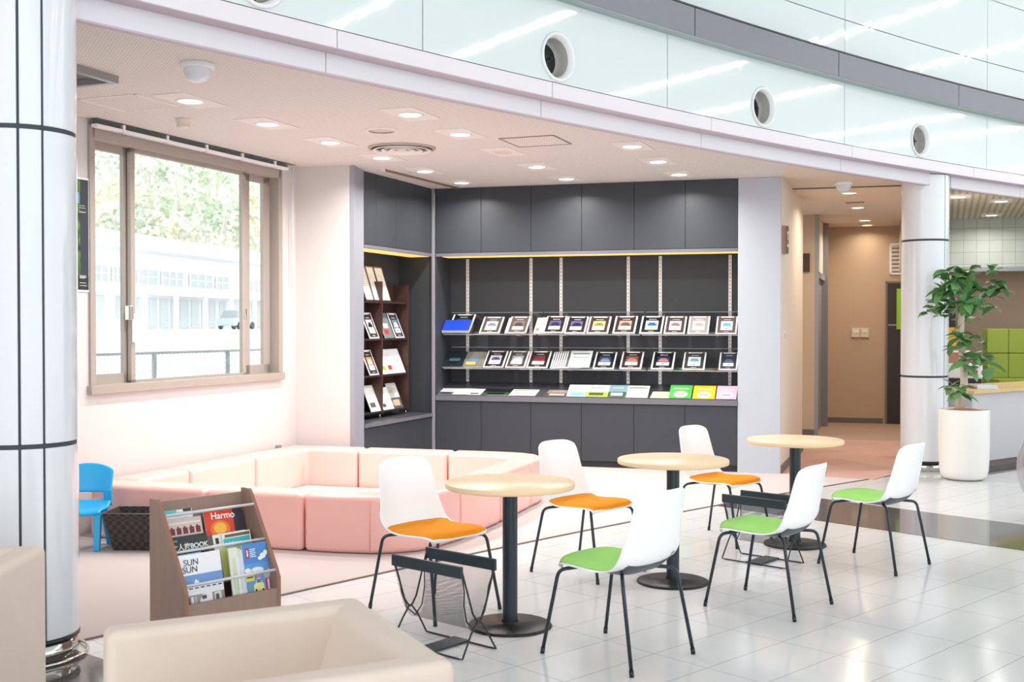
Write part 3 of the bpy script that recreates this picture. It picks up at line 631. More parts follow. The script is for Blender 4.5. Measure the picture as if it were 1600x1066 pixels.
# brochures
def brochure(name, label, mtx, w, h, th, cover, pic=None, layout='frame', group=None, border=(244, 243, 242), cat='brochure'):
    """one printed booklet lying with its foot at the frame's origin: x right, y up the cover, z out of it"""
    mats = [mat('paper_%d_%d_%d' % border, border, 0.35), mat('ink_%d_%d_%d' % cover, cover, 0.3)]
    mb = MB(); mb.bx(0, w, 0, h, 0, th); z = th
    def q(x0, x1, y0, y1, mi, dz): mb.mi = mi; mb.bx(x0 * w, x1 * w, y0 * h, y1 * h, z + dz - 0.0004, z + dz); mb.mi = 0
    def addm(c, n='ink'): mats.append(mat('%s_%d_%d_%d' % ((n,) + tuple(c)), c, 0.3)); return len(mats) - 1
    if layout == 'frame':
        q(0.07, 0.93, 0.05, 0.93, 1, 0.0005); p = addm(pic[0]); s = addm(pic[1]); wt = addm((240, 240, 240)); 
        q(0.22, 0.78, 0.22, 0.72, p, 0.001); q(0.30, 0.72, 0.43, 0.55, s, 0.0015); q(0.36, 0.64, 0.54, 0.62, s, 0.0015)
        q(0.22, 0.78, 0.20, 0.38, wt, 0.0018); q(0.45, 0.57, 0.27, 0.31, 1, 0.0022)
        for k in range(5): q(0.34 + k * 0.07, 0.385 + k * 0.07, 0.79, 0.82, wt, 0.001)
        q(0.38, 0.62, 0.10, 0.115, wt, 0.001)
        q(0.07, 0.19, 0.93, 0.985, 1, 0.0006); q(0.81, 0.93, 0.93, 0.985, 1, 0.0006)
    elif layout == 'plain':
        q(0.0, 1.0, 0.0, 1.0, 1, 0.0004)
        if pic:
            for j, c in enumerate(pic): 
                i = addm(c); q(0.12 + 0.1 * j, 0.62 + 0.1 * j, 0.16 + 0.24 * j, 0.34 + 0.24 * j, i, 0.0008 + 0.0003 * j)
    elif layout == 'half':
        i = addm(pic[0]); j = addm(pic[1]); q(0, 1, 0, 1, 1, 0.0004); q(0, 1, 0.0, 0.42, i, 0.0008); q(0.15, 0.8, 0.1, 0.34, j, 0.0012)
        for k in range(6): q(0.2 + k * 0.1, 0.26 + k * 0.1, 0.72, 0.80, j, 0.0008)
    elif layout == 'badge':
        q(0, 1, 0, 1, 1, 0.0004); i = addm(pic[0]); j = addm(pic[1])
        mb.mi = i; mb.prism([(w * (0.5 + 0.32 * math.cos(a * PI / 12)), h * (0.3 + 0.24 * math.sin(a * PI / 12))) for a in range(24)], z, z + 0.001); mb.mi = 0
        for k in range(7): q(0.16 + k * 0.1, 0.23 + k * 0.1, 0.68, 0.76, i, 0.0008)
        for k in range(4): q(0.30 + k * 0.1, 0.37 + k * 0.1, 0.25, 0.33, j, 0.0014)
    elif layout == 'text':
        q(0.0, 1.0, 0.0, 1.0, 1, 0.0004); i = addm(pic[0]); j = addm(pic[1])
        q(0.08, 0.9, 0.78, 0.86, j, 0.0008)
        for k in range(5): q(0.1, 0.85 - 0.1 * (k % 2), 0.14 + k * 0.11, 0.18 + k * 0.11, i, 0.0008)
    o = mb.build(name, mats); o.matrix_world = mtx
    return tag(o, label, cat, group)
def tray_mtx(row, s, off=0.0):
    zf, zb = TR[row]; b = K0 + UN * YF + BD * s; sl = Vector((UN.x * (YB - YF), UN.y * (YB - YF), zb - zf)).normalized()
    o = Vector((b.x, b.y, zf)) + sl * 0.003; n = Vector((BD.x, BD.y, 0)).cross(sl)
    return frame_at(o + n * (0.001 + off), (BD.x, BD.y, 0), sl)
def tray_item(row, pa, pb, **k):
    o_ = K0 + UN * YF; a = pos_on(pa, o_, BD); b = pos_on(pb, o_, BD); a = max(a, 0.03); b = min(b, BL - 0.012)
    return tray_mtx(row, a, k.pop('off', 0)), b - a
G1, G2 = 'brochures on the upper acrylic trays', 'brochures on the lower acrylic trays'
D, DB, GY = (45, 34, 34), (24, 24, 30), (92, 86, 84)
row1 = [(748, 780, 'frame', (84, 76, 74), ((206, 214, 226), (120, 130, 150)), 'grey-brown framed brochure standing alone right of the blue booklets', 0.006, 0),
        (788, 820, 'plain', (238, 234, 230), None, 'pale brochure mostly hidden behind the brown framed one on the upper left tray', 0.004, 0),
        (791, 822, 'frame', (94, 80, 76), ((120, 108, 108), (70, 64, 70)), 'brown framed brochure at the right end of the upper left tray', 0.004, 0.006),
        (833, 852, 'plain', (214, 196, 186), ((150, 120, 110), (235, 232, 228)), 'pale booklet with small pictures at the seam of the two upper trays', 0.004, 0),
        (841, 872, 'plain', (243, 240, 236), None, 'plain cream booklet tucked behind the violet car brochure', 0.004, 0.0045),
        (848, 880, 'frame', D, ((86, 90, 132), (44, 46, 78)), 'black framed brochure with a violet picture, leftmost on the upper middle tray', 0.006, 0.009),
        (881, 914, 'frame', D, ((92, 96, 140), (40, 40, 70)), 'black framed brochure with a bluish picture, second on the upper middle tray', 0.008, 0),
        (916, 950, 'frame', (66, 52, 48), ((190, 196, 140), (120, 130, 60)), 'brown framed brochure with a yellow-green picture on the upper middle tray', 0.008, 0),
        (957, 992, 'frame', (58, 42, 42), ((170, 150, 130), (96, 78, 74)), 'brown framed brochure with a sandy picture at the end of the upper middle tray', 0.012, 0),
        (999, 1034, 'frame', DB, ((206, 222, 240), (40, 98, 160)), 'black framed brochure with a bright blue car, leftmost on the upper right tray', 0.012, 0),
        (1037, 1070, 'frame', (70, 60, 62), ((216, 216, 224), (130, 110, 116)), 'brown framed brochure with a grey car on the upper right tray', 0.008, 0),
        (1074, 1107, 'frame', (150, 146, 146), ((228, 226, 230), (214, 150, 150)), 'light grey framed brochure with a pale red car on the upper right tray', 0.008, 0),
        (1118, 1151, 'frame', (92, 82, 78), ((226, 234, 240), (110, 170, 200)), 'brown framed brochure with a light blue car beside the grey wall panel', 0.006, 0)]
row2 = [(690, 724, 'plain', (28, 40, 48), ((20, 28, 34), (70, 96, 108)), 'dark teal magazine at the left end of the lower trays', 0.008, 0),
        (722, 752, 'plain', (120, 120, 104), ((214, 178, 96), (90, 140, 180)), 'magazine with a golden and blue cover, second on the lower left tray', 0.010, 0),
        (754, 786, 'frame', D, ((196, 204, 220), (90, 84, 120)), 'black framed brochure with a pale picture, third on the lower left tray', 0.010, 0),
        (789, 820, 'frame', (70, 62, 62), ((150, 160, 170), (200, 214, 222)), 'dark framed brochure with a silver car, fourth on the lower left tray', 0.010, 0),
        (822, 855, 'frame', D, ((92, 60, 62), (150, 40, 44)), 'dark framed brochure with a red car at the end of the lower left tray', 0.010, 0),
        (926, 959, 'frame', DB, ((60, 72, 100), (120, 140, 176)), 'black framed brochure with a steel blue picture on the lower middle tray', 0.006, 0),
        (968, 1002, 'frame', (52, 36, 36), ((120, 90, 84), (190, 120, 100)), 'dark brown framed brochure with a warm picture on the lower middle tray', 0.012, 0),
        (1017, 1052, 'frame', DB, ((30, 60, 96), (210, 120, 110)), 'black framed brochure with a blue and orange picture on the lower right tray', 0.012, 0),
        (1066, 1101, 'frame', (60, 60, 60), ((220, 226, 226), (120, 170, 180)), 'dark framed brochure with a pale teal car on the lower right tray', 0.010, 0),
        (1123, 1152, 'frame', (56, 60, 72), ((50, 60, 84), (96, 108, 140)), 'dark framed brochure cut by the grey wall panel on the lower right tray', 0.010, 0)]
for rw, lst, g in ((1, row1, G1), (2, row2, G2)):
    for pa, pb, lay, cov, pic, lb, th, off in lst:
        m, w = tray_item(rw, pa, pb, off=off)
        brochure('brochure', lb, m, w, 0.285 if lay == 'frame' else 0.27, th, cov, pic, lay, g)
# blue booklets with a framed brochure behind
m, w = tray_item(1, 698, 733, off=0); brochure('brochure', 'dark framed brochure rising behind the stack of blue booklets', m @ Matrix.Translation((0, 0.05, 0)), w, 0.285, 0.004, DB, ((40, 70, 90), (60, 130, 170)), 'frame', G1)
for k in range(4):
    m, w = tray_item(1, 689, 733, off=0.005 + k * 0.009)
    brochure('booklet', 'blue-covered white booklet at the far left of the shelves, %s in its stack' % ORD[3 - k], m @ Matrix.Translation((0.002 * (k % 2), 0.002, 0)), w, 0.20 - 0.004 * k, 0.008, (34, 70, 190) if k == 3 else (240, 241, 244), None, 'plain', 'stack of blue booklets', cat='booklet')
# striped stack
for k in range(7):
    m, w = tray_item(2, 859 + 3.6 * k, 888 + 3.6 * k, off=0.002 * k)
    brochure('brochure', 'fanned grey brochure showing only its white edge, %s from the left in the striped stack' % ORD[k], m, w, 0.285, 0.0018, (100, 98, 98), None, 'frame' if 0 else 'text', 'fanned stack on the lower middle tray') if 0 else \
        brochure('brochure', 'fanned grey brochure with a white edge, %s in the striped stack' % ORD[k], m, w, 0.285, 0.0018, (92, 90, 92), ((92, 140, 200), (236, 238, 240)) if k == 6 else ((92, 90, 92), (92, 90, 92)), 'frame', 'fanned stack on the lower middle tray')
m, w = tray_item(2, 887, 921, off=0.02); brochure('leaflet', 'white printed sheet with green pictures on the striped stack', m, w, 0.285, 0.001, (226, 234, 230), ((150, 180, 168), (120, 130, 130)), 'text', G2, cat='leaflet')
# leaflets lying on the sloping worktop
row3 = [(683, 706, 'half', (224, 226, 232), ((96, 104, 116), (50, 56, 66)), 'white leaflet with a dark blue picture at the left end of the worktop'),
        (706, 723, 'plain', (232, 230, 228), ((214, 212, 210),), 'narrow white leaflet, second from the left on the worktop'),
        (717, 733, 'plain', (212, 212, 214), ((240, 240, 240),), 'narrow grey-white leaflet overlapping the narrow white one'),
        (727, 750, 'half', (232, 230, 230), ((222, 220, 222), (120, 116, 120)), 'white leaflet with a faint car sketch on the worktop'),
        (760, 778, 'plain', (222, 224, 226), ((200, 204, 206),), 'pale leaflet half under the dark green magazine'),
        (752, 795, 'half', (30, 36, 36), ((70, 92, 62), (24, 26, 28)), 'dark green landscape magazine lying on the worktop'),
        (779, 806, 'text', (232, 232, 230), ((150, 150, 150), (214, 214, 214)), 'white text leaflet behind the dark green magazine'),
        (793, 836, 'text', (226, 234, 228), ((120, 120, 126), (90, 120, 110)), 'wide pale green leaflet with a dark headline on the worktop'),
        (851, 888, 'half', (150, 132, 124), ((96, 76, 70), (210, 196, 190)), 'brown leaflet with a small picture, lying flat and low'),
        (885, 916, 'half', (228, 236, 232), ((160, 206, 226), (120, 176, 206)), 'white and sky blue leaflet beside the brown one'),
        (914, 949, 'half', (196, 220, 226), ((160, 206, 60), (70, 90, 50)), 'leaflet with blue sky and bright green meadow'),
        (949, 978, 'half', (120, 150, 156), ((60, 96, 60), (176, 206, 214)), 'dark green and grey landscape leaflet in the middle of the worktop'),
        (977, 1012, 'text', (222, 220, 214), ((176, 160, 150), (80, 80, 80)), 'cream leaflet with a dark title and a thin brown line'),
        (1016, 1046, 'text', (240, 236, 208), ((220, 190, 120), (246, 240, 150)), 'low pale yellow leaflet left of the green booklet'),
        (1045, 1080, 'badge', (76, 178, 84), ((240, 246, 210), (96, 110, 70)), 'bright green booklet with a pale oval on the worktop'),
        (1082, 1117, 'badge', (244, 190, 30), ((250, 250, 246), (206, 60, 40)), 'bright yellow booklet with a white oval on the worktop'),
        (1119, 1151, 'badge', (222, 178, 200), ((236, 206, 220), (120, 90, 100)), 'pink booklet at the right end of the worktop')]
zl = lambda y: 0.745 + (0.872 - 0.745) * (y + 0.015) / (RD + 0.013)
for k, (pa, pb, lay, cov, pic, lb) in enumerate(row3):
    o_ = K0 + UN * 0.02; a = max(0.025, pos_on(pa, o_, BD)); b = min(BL - 0.01, pos_on(pb, o_, BD))
    steep = lay == 'badge' or k in (10, 11, 12, 9)
    h = 0.24 if lay == 'badge' else 0.22
    e = 0.30 if steep else 0.05                 # some lean on a fan of copies beneath
    ydir = Vector((UN.x, UN.y, math.tan(math.atan2(0.127, 0.513) + e))).normalized() if steep else Vector((UN.x, UN.y, 0.2476)).normalized()
    base = K0 + UN * 0.02 + BD * a
    o = Vector((base.x, base.y, zl(0.02) + 0.0008 + 0.0015 * (k % 3)))
    brochure('booklet' if lay == 'badge' else 'leaflet', lb, frame_at(o, (BD.x, BD.y, 0), ydir), b - a, h, 0.0012 if not steep else 0.004, cov, pic, lay, 'leaflets on the sloping worktop', border=(238, 238, 238), cat='booklet' if lay == 'badge' else 'leaflet')

# ------------------------------------------------------------------ brown magazine case on the side worktop
D0 = Vector((-1.363, 11.75)); m_brown = mat('dark_walnut', (74, 50, 46), 0.45, noise=(14, 0.18, (1, 1, 8)))
DW = 0.60; DD = 0.19
t = thing('magazine_case', 'dark brown open magazine case with slanted tiers on the side worktop', 'shelf', (D0.x, D0.y, 0.551), math.atan2(WD.y, WD.x))
mb = lambda *a: MB().bx(*a)
mb(DW, DW + 0.018, 0, DD, 0.04, 1.41).build('side_panel', m_brown, t); mb(-DW - 0.018, -DW, 0, DD, 0.04, 1.41).build('side_panel', m_brown, t)
mb(-0.009, 0.009, -0.004, DD, 0.04, 1.43).build('divider', m_brown, t)
mb(-DW, DW, DD - 0.012, DD, 0.04, 1.40).build('back_panel', mat('walnut_back', (70, 44, 40), 0.5, noise=(14, 0.18, (1, 1, 8))), t)
SZ = (0.07, 0.45, 0.83, 1.22)
for z in SZ:
    for a, b in ((-DW, -0.009), (0.009, DW)):
        MB().bx(a, b, 0.0, DD - 0.012, z - 0.018, z).build('shelf', mat('walnut_shelf', (50, 38, 38), 0.5), t)
for x in (-DW, 0.0, DW): MB().tube([(x, 0.03, 0.0), (x, 0.03, 0.045)], 0.012, 10).build('foot', m_chrome, t)
cm = Matrix.Translation((D0.x, D0.y, 0.551)) @ Matrix.Rotation(math.atan2(WD.y, WD.x), 4, 'Z')
def case_item(tier, x, w, h, cov, pic, lay, lb, th=0.006, back=0.0, name='magazine', cat='magazine'):
    o = cm @ Vector((x, 0.012 + back, SZ[tier] + 0.001)); R = cm.to_3x3()
    brochure(name, lb, frame_at(o, R @ Vector((1, 0, 0)), R @ Vector((0, 0.42, 1)).normalized()), w, h, th, cov, pic, lay, 'magazines in the brown case', border=(240, 240, 240), cat=cat)
case_item(2, 0.09, 0.21, 0.29, (120, 128, 132), ((196, 60, 56), (210, 214, 214)), 'plain', 'grey magazine with a red mark, left in the right bay of the brown case')
case_item(2, 0.33, 0.21, 0.29, (60, 66, 74), ((96, 130, 160), (226, 228, 230)), 'frame', 'dark framed magazine with a blue picture in the right bay of the brown case')
case_item(2, -0.25, 0.21, 0.29, (60, 58, 58), ((226, 226, 224), (40, 40, 44)), 'frame', 'dark framed magazine in the left bay, second tier of the brown case')
case_item(1, 0.04, 0.16, 0.27, (226, 230, 226), ((150, 190, 60), (236, 238, 236)), 'plain', 'white magazine with a green foot in the third tier of the brown case')
case_item(1, 0.17, 0.2, 0.28, (224, 228, 230), ((190, 60, 50), (200, 206, 210)), 'plain', 'white magazine with a red picture in the third tier of the brown case', back=0.006)
case_item(1, 0.36, 0.2, 0.28, (232, 234, 236), ((210, 214, 218), (190, 196, 200)), 'plain', 'plain white magazine at the right of the third tier of the brown case')
case_item(1, -0.25, 0.2, 0.28, (60, 56, 54), ((220, 140, 80), (232, 232, 232)), 'frame', 'dark framed magazine with an orange picture, left bay of the brown case')
case_item(0, 0.05, 0.14, 0.2, (228, 228, 228), ((90, 90, 90), (210, 210, 210)), 'plain', 'low white magazine beside the divider in the bottom tier of the brown case')
for k in range(3): case_item(0, 0.13 + 0.04 * k, 0.2, 0.25, (236, 236, 234), ((210, 210, 208),), 'plain', 'white magazine low in the brown case, %s of a fan of three' % ORD[k], back=0.004 * (2 - k))
case_item(0, 0.29, 0.22, 0.29, (214, 214, 214), ((90, 88, 86), (196, 180, 160)), 'half', 'grey magazine with a dark car, bottom right of the brown case')
case_item(0, -0.22, 0.22, 0.29, (232, 232, 230), ((96, 96, 96), (214, 214, 212)), 'plain', 'white magazine with a small dark drawing, left bay of the bottom tier')
for k, x in enumerate((-0.30, -0.14, 0.06)):      # clear-framed notices standing on the top tier
    o = cm @ Vector((x, 0.03, SZ[3] + 0.002)); R = cm.to_3x3()
    t = thing('notice_stand', 'framed white notice standing on top of the brown case, %s from the left' % ORD[k], 'notice', o, 0, 'framed notices on the brown case')
    M4 = frame_at((0, 0, 0), R @ Vector((1, 0, 0)), R @ Vector((0, 0.32, 1)).normalized())
    def fp(name, m, *bxs):
        mb_ = MB()
        for b_ in bxs: mb_.bx(*b_)
        bmesh.ops.transform(mb_.bm, matrix=M4, verts=mb_.bm.verts); return mb_.build(name, m, t)
    w, h = 0.19, 0.385
    fp('frame', mat('notice_frame', (120, 108, 98), 0.3, metal=0.6), (0, w, 0, 0.012, 0, 0.01), (0, w, h - 0.012, h, 0, 0.01), (0, 0.01, 0, h, 0, 0.01), (w - 0.01, w, 0, h, 0, 0.01))
    fp('sheet', mat('notice_paper', (232, 231, 228), 0.5), (0.01, w - 0.01, 0.012, h - 0.012, 0.002, 0.006))
    fp('print_lines', mat('print_grey', (190, 190, 190), 0.6), *[(0.03, w - 0.03 - 0.02 * (j % 3), 0.05 + j * 0.022, 0.055 + j * 0.022, 0.006, 0.0065) for j in range(12)])
# ------------------------------------------------------------------ pink seating island
m_pink = mat('pink_leatherette', (246, 188, 179), 0.26, spec=0.6, noise=(5, 0.02), bump=(400, 0.05, 0.001))
OUT = {'F': [(-3.06, 7.99), (-2.12, 7.70)], }
def sofa_block(label, outer, inner, stitch=()):
    poly = list(outer) + list(inner)[::-1]
    c = Vector((sum(p[0] for p in poly) / len(poly), sum(p[1] for p in poly) / len(poly)))
    poly = [(p[0] - (p[0] - c.x) * 0.006 - c.x, p[1] - (p[1] - c.y) * 0.006 - c.y) for p in poly]
    t = thing('sofa_block', label, 'sofa', (c.x, c.y, 0.007), 0, 'pink seating blocks')
    mb = MB(); mb.prism(poly, 0.0, 0.385)
    mb.build('cushion', m_pink, t, bevel=0.035, bseg=4)
    for (a, b) in stitch:
        a = Vector(a) - c; b = Vector(b) - c; n = (a - b).normalized() * 0.0015
        m2 = MB(); m2.tube([(a.x + n.x, a.y + n.y, 0.02), (a.x + n.x, a.y + n.y, 0.355)], 0.002, 5)
        m2.build('seam', mat('pink_seam', (226, 160, 150), 0.5), t)
    return t
sofa_block('pink seating block at the left end of the front row, behind the blue chair', [(-3.02, 7.98), (-2.12, 7.70)], [(-2.95, 8.245), (-2.05, 7.962)])
sofa_block('pink straight seating block of the front row, behind the wooden magazine rack', [(-2.115, 7.698), (-1.405, 7.485)], [(-2.045, 7.96), (-1.335, 7.746)])
sofa_block('large curved pink seating block in the middle of the front', [(-1.40, 7.483), (-1.17, 7.42), (-0.94, 7.385), (-0.78, 7.40), (-0.62, 7.47), (-0.49, 7.63), (-0.36, 7.86), (-0.22, 8.20), (-0.08, 8.57)],
           [(-1.33, 7.745), (-1.13, 7.68), (-0.95, 7.645), (-0.85, 7.655), (-0.775, 7.69), (-0.70, 7.79), (-0.59, 7.97), (-0.45, 8.30), (-0.31, 8.68)], [((-0.94, 7.385), (-0.9, 8)), ((-0.36, 7.86), (-1.0, 8.2))])
sofa_block('narrow pink seating block on the right flank, seen past the table leg', [(-0.078, 8.575), (0.05, 8.96), (0.16, 9.29)], [(-0.308, 8.685), (-0.18, 9.05), (-0.08, 9.34)])
sofa_block('curved pink seating block turning the far right corner', [(0.162, 9.295), (0.23, 9.48), (0.265, 9.66), (0.22, 9.82), (0.12, 9.93), (-0.03, 10.01), (-0.25, 10.08), (-0.50, 10.15)],
           [(-0.078, 9.345), (-0.04, 9.44), (-0.01, 9.54), (-0.02, 9.62), (-0.07, 9.69), (-0.17, 9.75), (-0.33, 9.81), (-0.575, 9.885)])
sofa_block('pink seating block of the far row, right of the middle seam', [(-0.505, 10.152), (-1.33, 10.385)], [(-0.58, 9.887), (-1.40, 10.12)])
sofa_block('pink corner seating block where the window wall meets the short wall', [(-1.335, 10.387), (-2.06, 10.59), (-2.21, 10.22), (-2.43, 9.68)], [(-1.405, 10.122), (-1.89, 10.26), (-1.96, 10.10), (-2.18, 9.57)])
sofa_block('pink seating block beneath the window, next to the far corner', [(-2.432, 9.675), (-2.76, 8.86)], [(-2.182, 9.565), (-2.51, 8.75)])
sofa_block('short pink seating block beneath the window, nearest the blue chair', [(-2.762, 8.855), (-3.0, 8.27)], [(-2.512, 8.745), (-2.73, 8.19)])
mat_poly = [(-2.70, 8.19), (-2.04, 7.98), (-1.32, 7.76), (-1.13, 7.70), (-0.95, 7.665), (-0.86, 7.675), (-0.79, 7.71), (-0.72, 7.81), (-0.61, 7.99), (-0.47, 8.32), (-0.33, 8.69), (-0.10, 9.34), (-0.06, 9.55), (-0.12, 9.67), (-0.34, 9.79), (-0.59, 9.87), (-1.41, 10.10), (-1.87, 10.23), (-1.94, 10.09)]
tm = thing('play_mat', 'pale pinkish-white padded floor mat inside the ring of pink blocks', 'mat', (-1.4, 9.0, 0.007))
MB().prism([(x + 1.4, y - 9.0) for x, y in mat_poly], 0.0, 0.05).build('pad', mat('mat_pinkish_white', (244, 228, 225), 0.4), tm)

# ------------------------------------------------------------------ cafe chairs
m_shell = mat('white_shell', (253, 253, 253), 0.35, spec=0.4)
m_orange = mat('orange_pad', (254, 158, 44), 0.85, spec=0.1, noise=(300, 0.05))
m_green = mat('green_pad', (168, 226, 124), 0.85, spec=0.1, noise=(300, 0.05))
m_leg = mat('dark_steel_tube', (52, 60, 66), 0.3, metal=0.5)
m_tray = mat('dark_undershell', (66, 76, 84), 0.4)
prof = [(0.245, 0.418), (0.225, 0.432), (0.17, 0.441), (0.09, 0.438), (0.0, 0.430), (-0.09, 0.426), (-0.155, 0.434), (-0.20, 0.458), (-0.228, 0.50), (-0.245, 0.56), (-0.262, 0.64), (-0.28, 0.72), (-0.296, 0.795)]
wid = [0.375, 0.41, 0.435, 0.45, 0.46, 0.465, 0.465, 0.46, 0.445, 0.425, 0.405, 0.385, 0.355]
def shell_pt(u, v, off=0.0, wk=1.0):
    f = v * (len(prof) - 1); i = min(int(f), len(prof) - 2); q = f - i
    def cr(a):
        p0 = a[max(i - 1, 0)]; p1 = a[i]; p2 = a[i + 1]; p3 = a[min(i + 2, len(a) - 1)]
        return 0.5 * (2 * p1 + (p2 - p0) * q + (2 * p0 - 5 * p1 + 4 * p2 - p3) * q * q + (3 * p1 - p0 - 3 * p2 + p3) * q ** 3)
    y = cr([p[0] for p in prof]); z = cr([p[1] for p in prof]); w = cr(wid) * wk
    x = (u - 0.5) * w; s = abs(2 * u - 1)
    bend = math.exp(-((v - 0.60) / 0.13) ** 2)
    z += 0.045 * bend * s ** 3 - (0.022 * (1 - v / 0.5) * s ** 3 if v < 0.5 else 0)
    if v > 0.5: y += 0.045 * min(1, (v - 0.5) / 0.2) * s ** 2
    if v < 0.16: y -= (0.16 - v) / 0.16 * 0.075 * s ** 3.2
    if v > 0.93: z -= (v - 0.93) / 0.07 * 0.028 * s ** 5
    p = Vector((x, y, z))
    if off:
        t_ = min(v, 0.999); a_ = shell_pt(u, min(1, v + 0.01)) - shell_pt(u, max(0, v - 0.01)); n = Vector((0, -a_.z, a_.y)).normalized()
        if n.z < 0 and v < 0.55: n = -n
        p += n * off
    return p
def make_chair(label, pad, group):
    t = thing('cafe_chair', label, 'chair', group=group)
    mb = MB(); mb.grid(lambda u, v: shell_pt(u, v), 14, 30); bmesh.ops.recalc_face_normals(mb.bm, faces=mb.bm.faces)
    mb.build('shell', m_shell, t, solid=0.008, soff=0, sub=1)
    def padpt(u, v):
        s = abs(2 * u - 1); vv = 0.022 + v * (0.545 - 0.07 * s ** 2.5 - 0.022); e = min(1, (1 - s) * 5) * min(1, v * 14) * min(1, (1 - v) * 7)
        return shell_pt(0.5 + (u - 0.5) * 0.93, vv) + Vector((0, 0, 0.0055 + 0.013 * e ** 0.6))
    mb = MB(); mb.grid(padpt, 16, 20); bmesh.ops.recalc_face_normals(mb.bm, faces=mb.bm.faces); mb.build('seat_pad', pad, t)
    def tray_pt(u, v):
        e = (1 - abs(2 * u - 1) ** 4) * (1 - abs(2 * v - 1) ** 4)
        return shell_pt(0.5 + (u - 0.5) * 0.74, 0.07 + v * 0.50) - Vector((0, 0, 0.005 + 0.028 * e))
    mb = MB(); mb.grid(tray_pt, 12, 14); mb.build('undershell', m_tray, t)
    for sx in (-1, 1):
        for sy in (-1, 1):
            foot = Vector((sx * 0.235, sy * 0.26, 0.005)); top = Vector((sx * 0.205, sy * 0.185, 0.398)); inn = Vector((sx * 0.10, sy * 0.10, 0.410))
            d1 = (foot - top).normalized(); d2 = (inn - top).normalized()
            pts = [foot, top + d1 * 0.035]
            a, b = top + d1 * 0.035, top + d2 * 0.035
            for k in range(1, 5):
                q = k / 4; pts.append(a * (1 - q) ** 2 + top * 2 * q * (1 - q) + b * q * q)
            pts.append(inn)
            MB().tube(pts, 0.0088, 10).build('leg', m_leg, t)
            MB().tube([foot - Vector((0, 0, 0.004)), foot + (top - foot) * 0.06], 0.0105, 10).build('leg_cap', m_black, t)
    return t
chairs = [('nearest orange-padded white chair, beside the leather-topped magazine sling', -0.415, 6.0, (0.726, -0.688), 0),
          ('middle orange-padded white chair, behind and between the nearest two tables', 0.469, 6.91, (0.743, -0.67), 0),
          ('farthest orange-padded white chair, in front of the grey wall panel', 1.497, 7.95, (0.74, -0.67), 0),
          ('white shell chair with a light green pad at the front, closest green one', 0.491, 5.18, (-0.728, 0.685), 1),
          ('white shell chair with a light green pad between the second and third tables', 1.398, 6.08, (-0.778, 0.628), 1),
          ('rightmost white chair with a green pad, standing alone before the column', 2.311, 7.13, (-0.715, 0.70), 1)]
base_ch = [None, None]
for lb, x, y, f, kind in chairs:
    rz = math.atan2(f[1], f[0]) - PI / 2
    if base_ch[kind] is None:
        o = make_chair(lb, m_green if kind else m_orange, 'white cafe chairs'); o.location = (x, y, 0.0); o.rotation_euler = (0, 0, rz); base_ch[kind] = o
        if kind: green_first = o
    else: o = dup(base_ch[kind], (x, y, 0), rz, lb)
    if kind and (x, y) != (2.311, 7.13):          # small maker's mark on the outside of the shell
        mk = MB()
        hi = x > 1
        u_, v_ = (0.83, 0.93) if hi else (0.80, 0.62)
        c_ = shell_pt(u_, v_); tu = (shell_pt(u_ + 0.02, v_) - c_).normalized(); tv = (shell_pt(u_, v_ + 0.01) - c_).normalized(); n_ = tu.cross(tv).normalized()
        if n_.y > 0: n_ = -n_
        for a0, a1, b0_, b1 in ((-0.018, 0.018, 0.005, 0.0065), (-0.018, 0.018, -0.0065, -0.005), (-0.018, -0.0165, -0.0065, 0.0065), (0.0165, 0.018, -0.0065, 0.0065), (-0.013, -0.007, -0.0025, 0.0025), (-0.004, 0.002, -0.0025, 0.0025), (0.005, 0.012, -0.0025, 0.0025)):
            q = [c_ + n_ * 0.0075 + tu * a + tv * b for a, b in ((a0, b0_), (a1, b0_), (a1, b1), (a0, b1))]
            q += [p + n_ * 0.0006 for p in q]; mk.hull8([q[i] for i in range(8)])
        mo = mk.build('maker_mark', mat('mark_grey', (90, 92, 98), 0.5), o, recalc=True)
# ------------------------------------------------------------------ tables
m_wood = mat('light_beech', (252, 222, 182), 0.35, spec=0.4, noise=(6, 0.06, (1, 9, 1)))
m_woode = mat('beech_edge', (244, 212, 170), 0.45)
m_post = mat('dark_blue_grey_post', (48, 58, 66), 0.3, metal=0.4)
def make_table(label, group):
    t = thing('round_table', label, 'table', group=group)
    MB().lathe([(0.0, 0.733), (0.325, 0.733), (0.3275, 0.7305)], 64).build('tabletop', m_wood, t)
    MB().lathe([(0.3275, 0.7305), (0.3285, 0.727), (0.3285, 0.712), (0.326, 0.706), (0.05, 0.706)], 64).build('edge_band', m_woode, t)
    MB().lathe([(0.12, 0.7055), (0.12, 0.70), (0.038, 0.69)], 24).build('mount_plate', m_black, t)
    MB().lathe([(0.038, 0.70), (0.038, 0.03)], 32).build('column', m_post, t)
    MB().lathe([(0.042, 0.03), (0.042, 0.016), (0.2, 0.014), (0.21, 0.0105), (0.213, 0.005), (0.213, 0.001), (0, 0.001)], 64).build('base_plate', mat('black_base', (30, 32, 34), 0.42, spec=0.3), t)
    return t
tb = make_table('round beech table nearest the camera, left of the three', 'round cafe tables'); tb.location = (-0.01, 5.66, 0)
dup(tb, (0.955, 6.63, 0), 0.5, 'round beech table in the middle of the row of three')
dup(tb, (1.965, 7.76, 0), 1.1, 'round beech table farthest away, before the corridor')
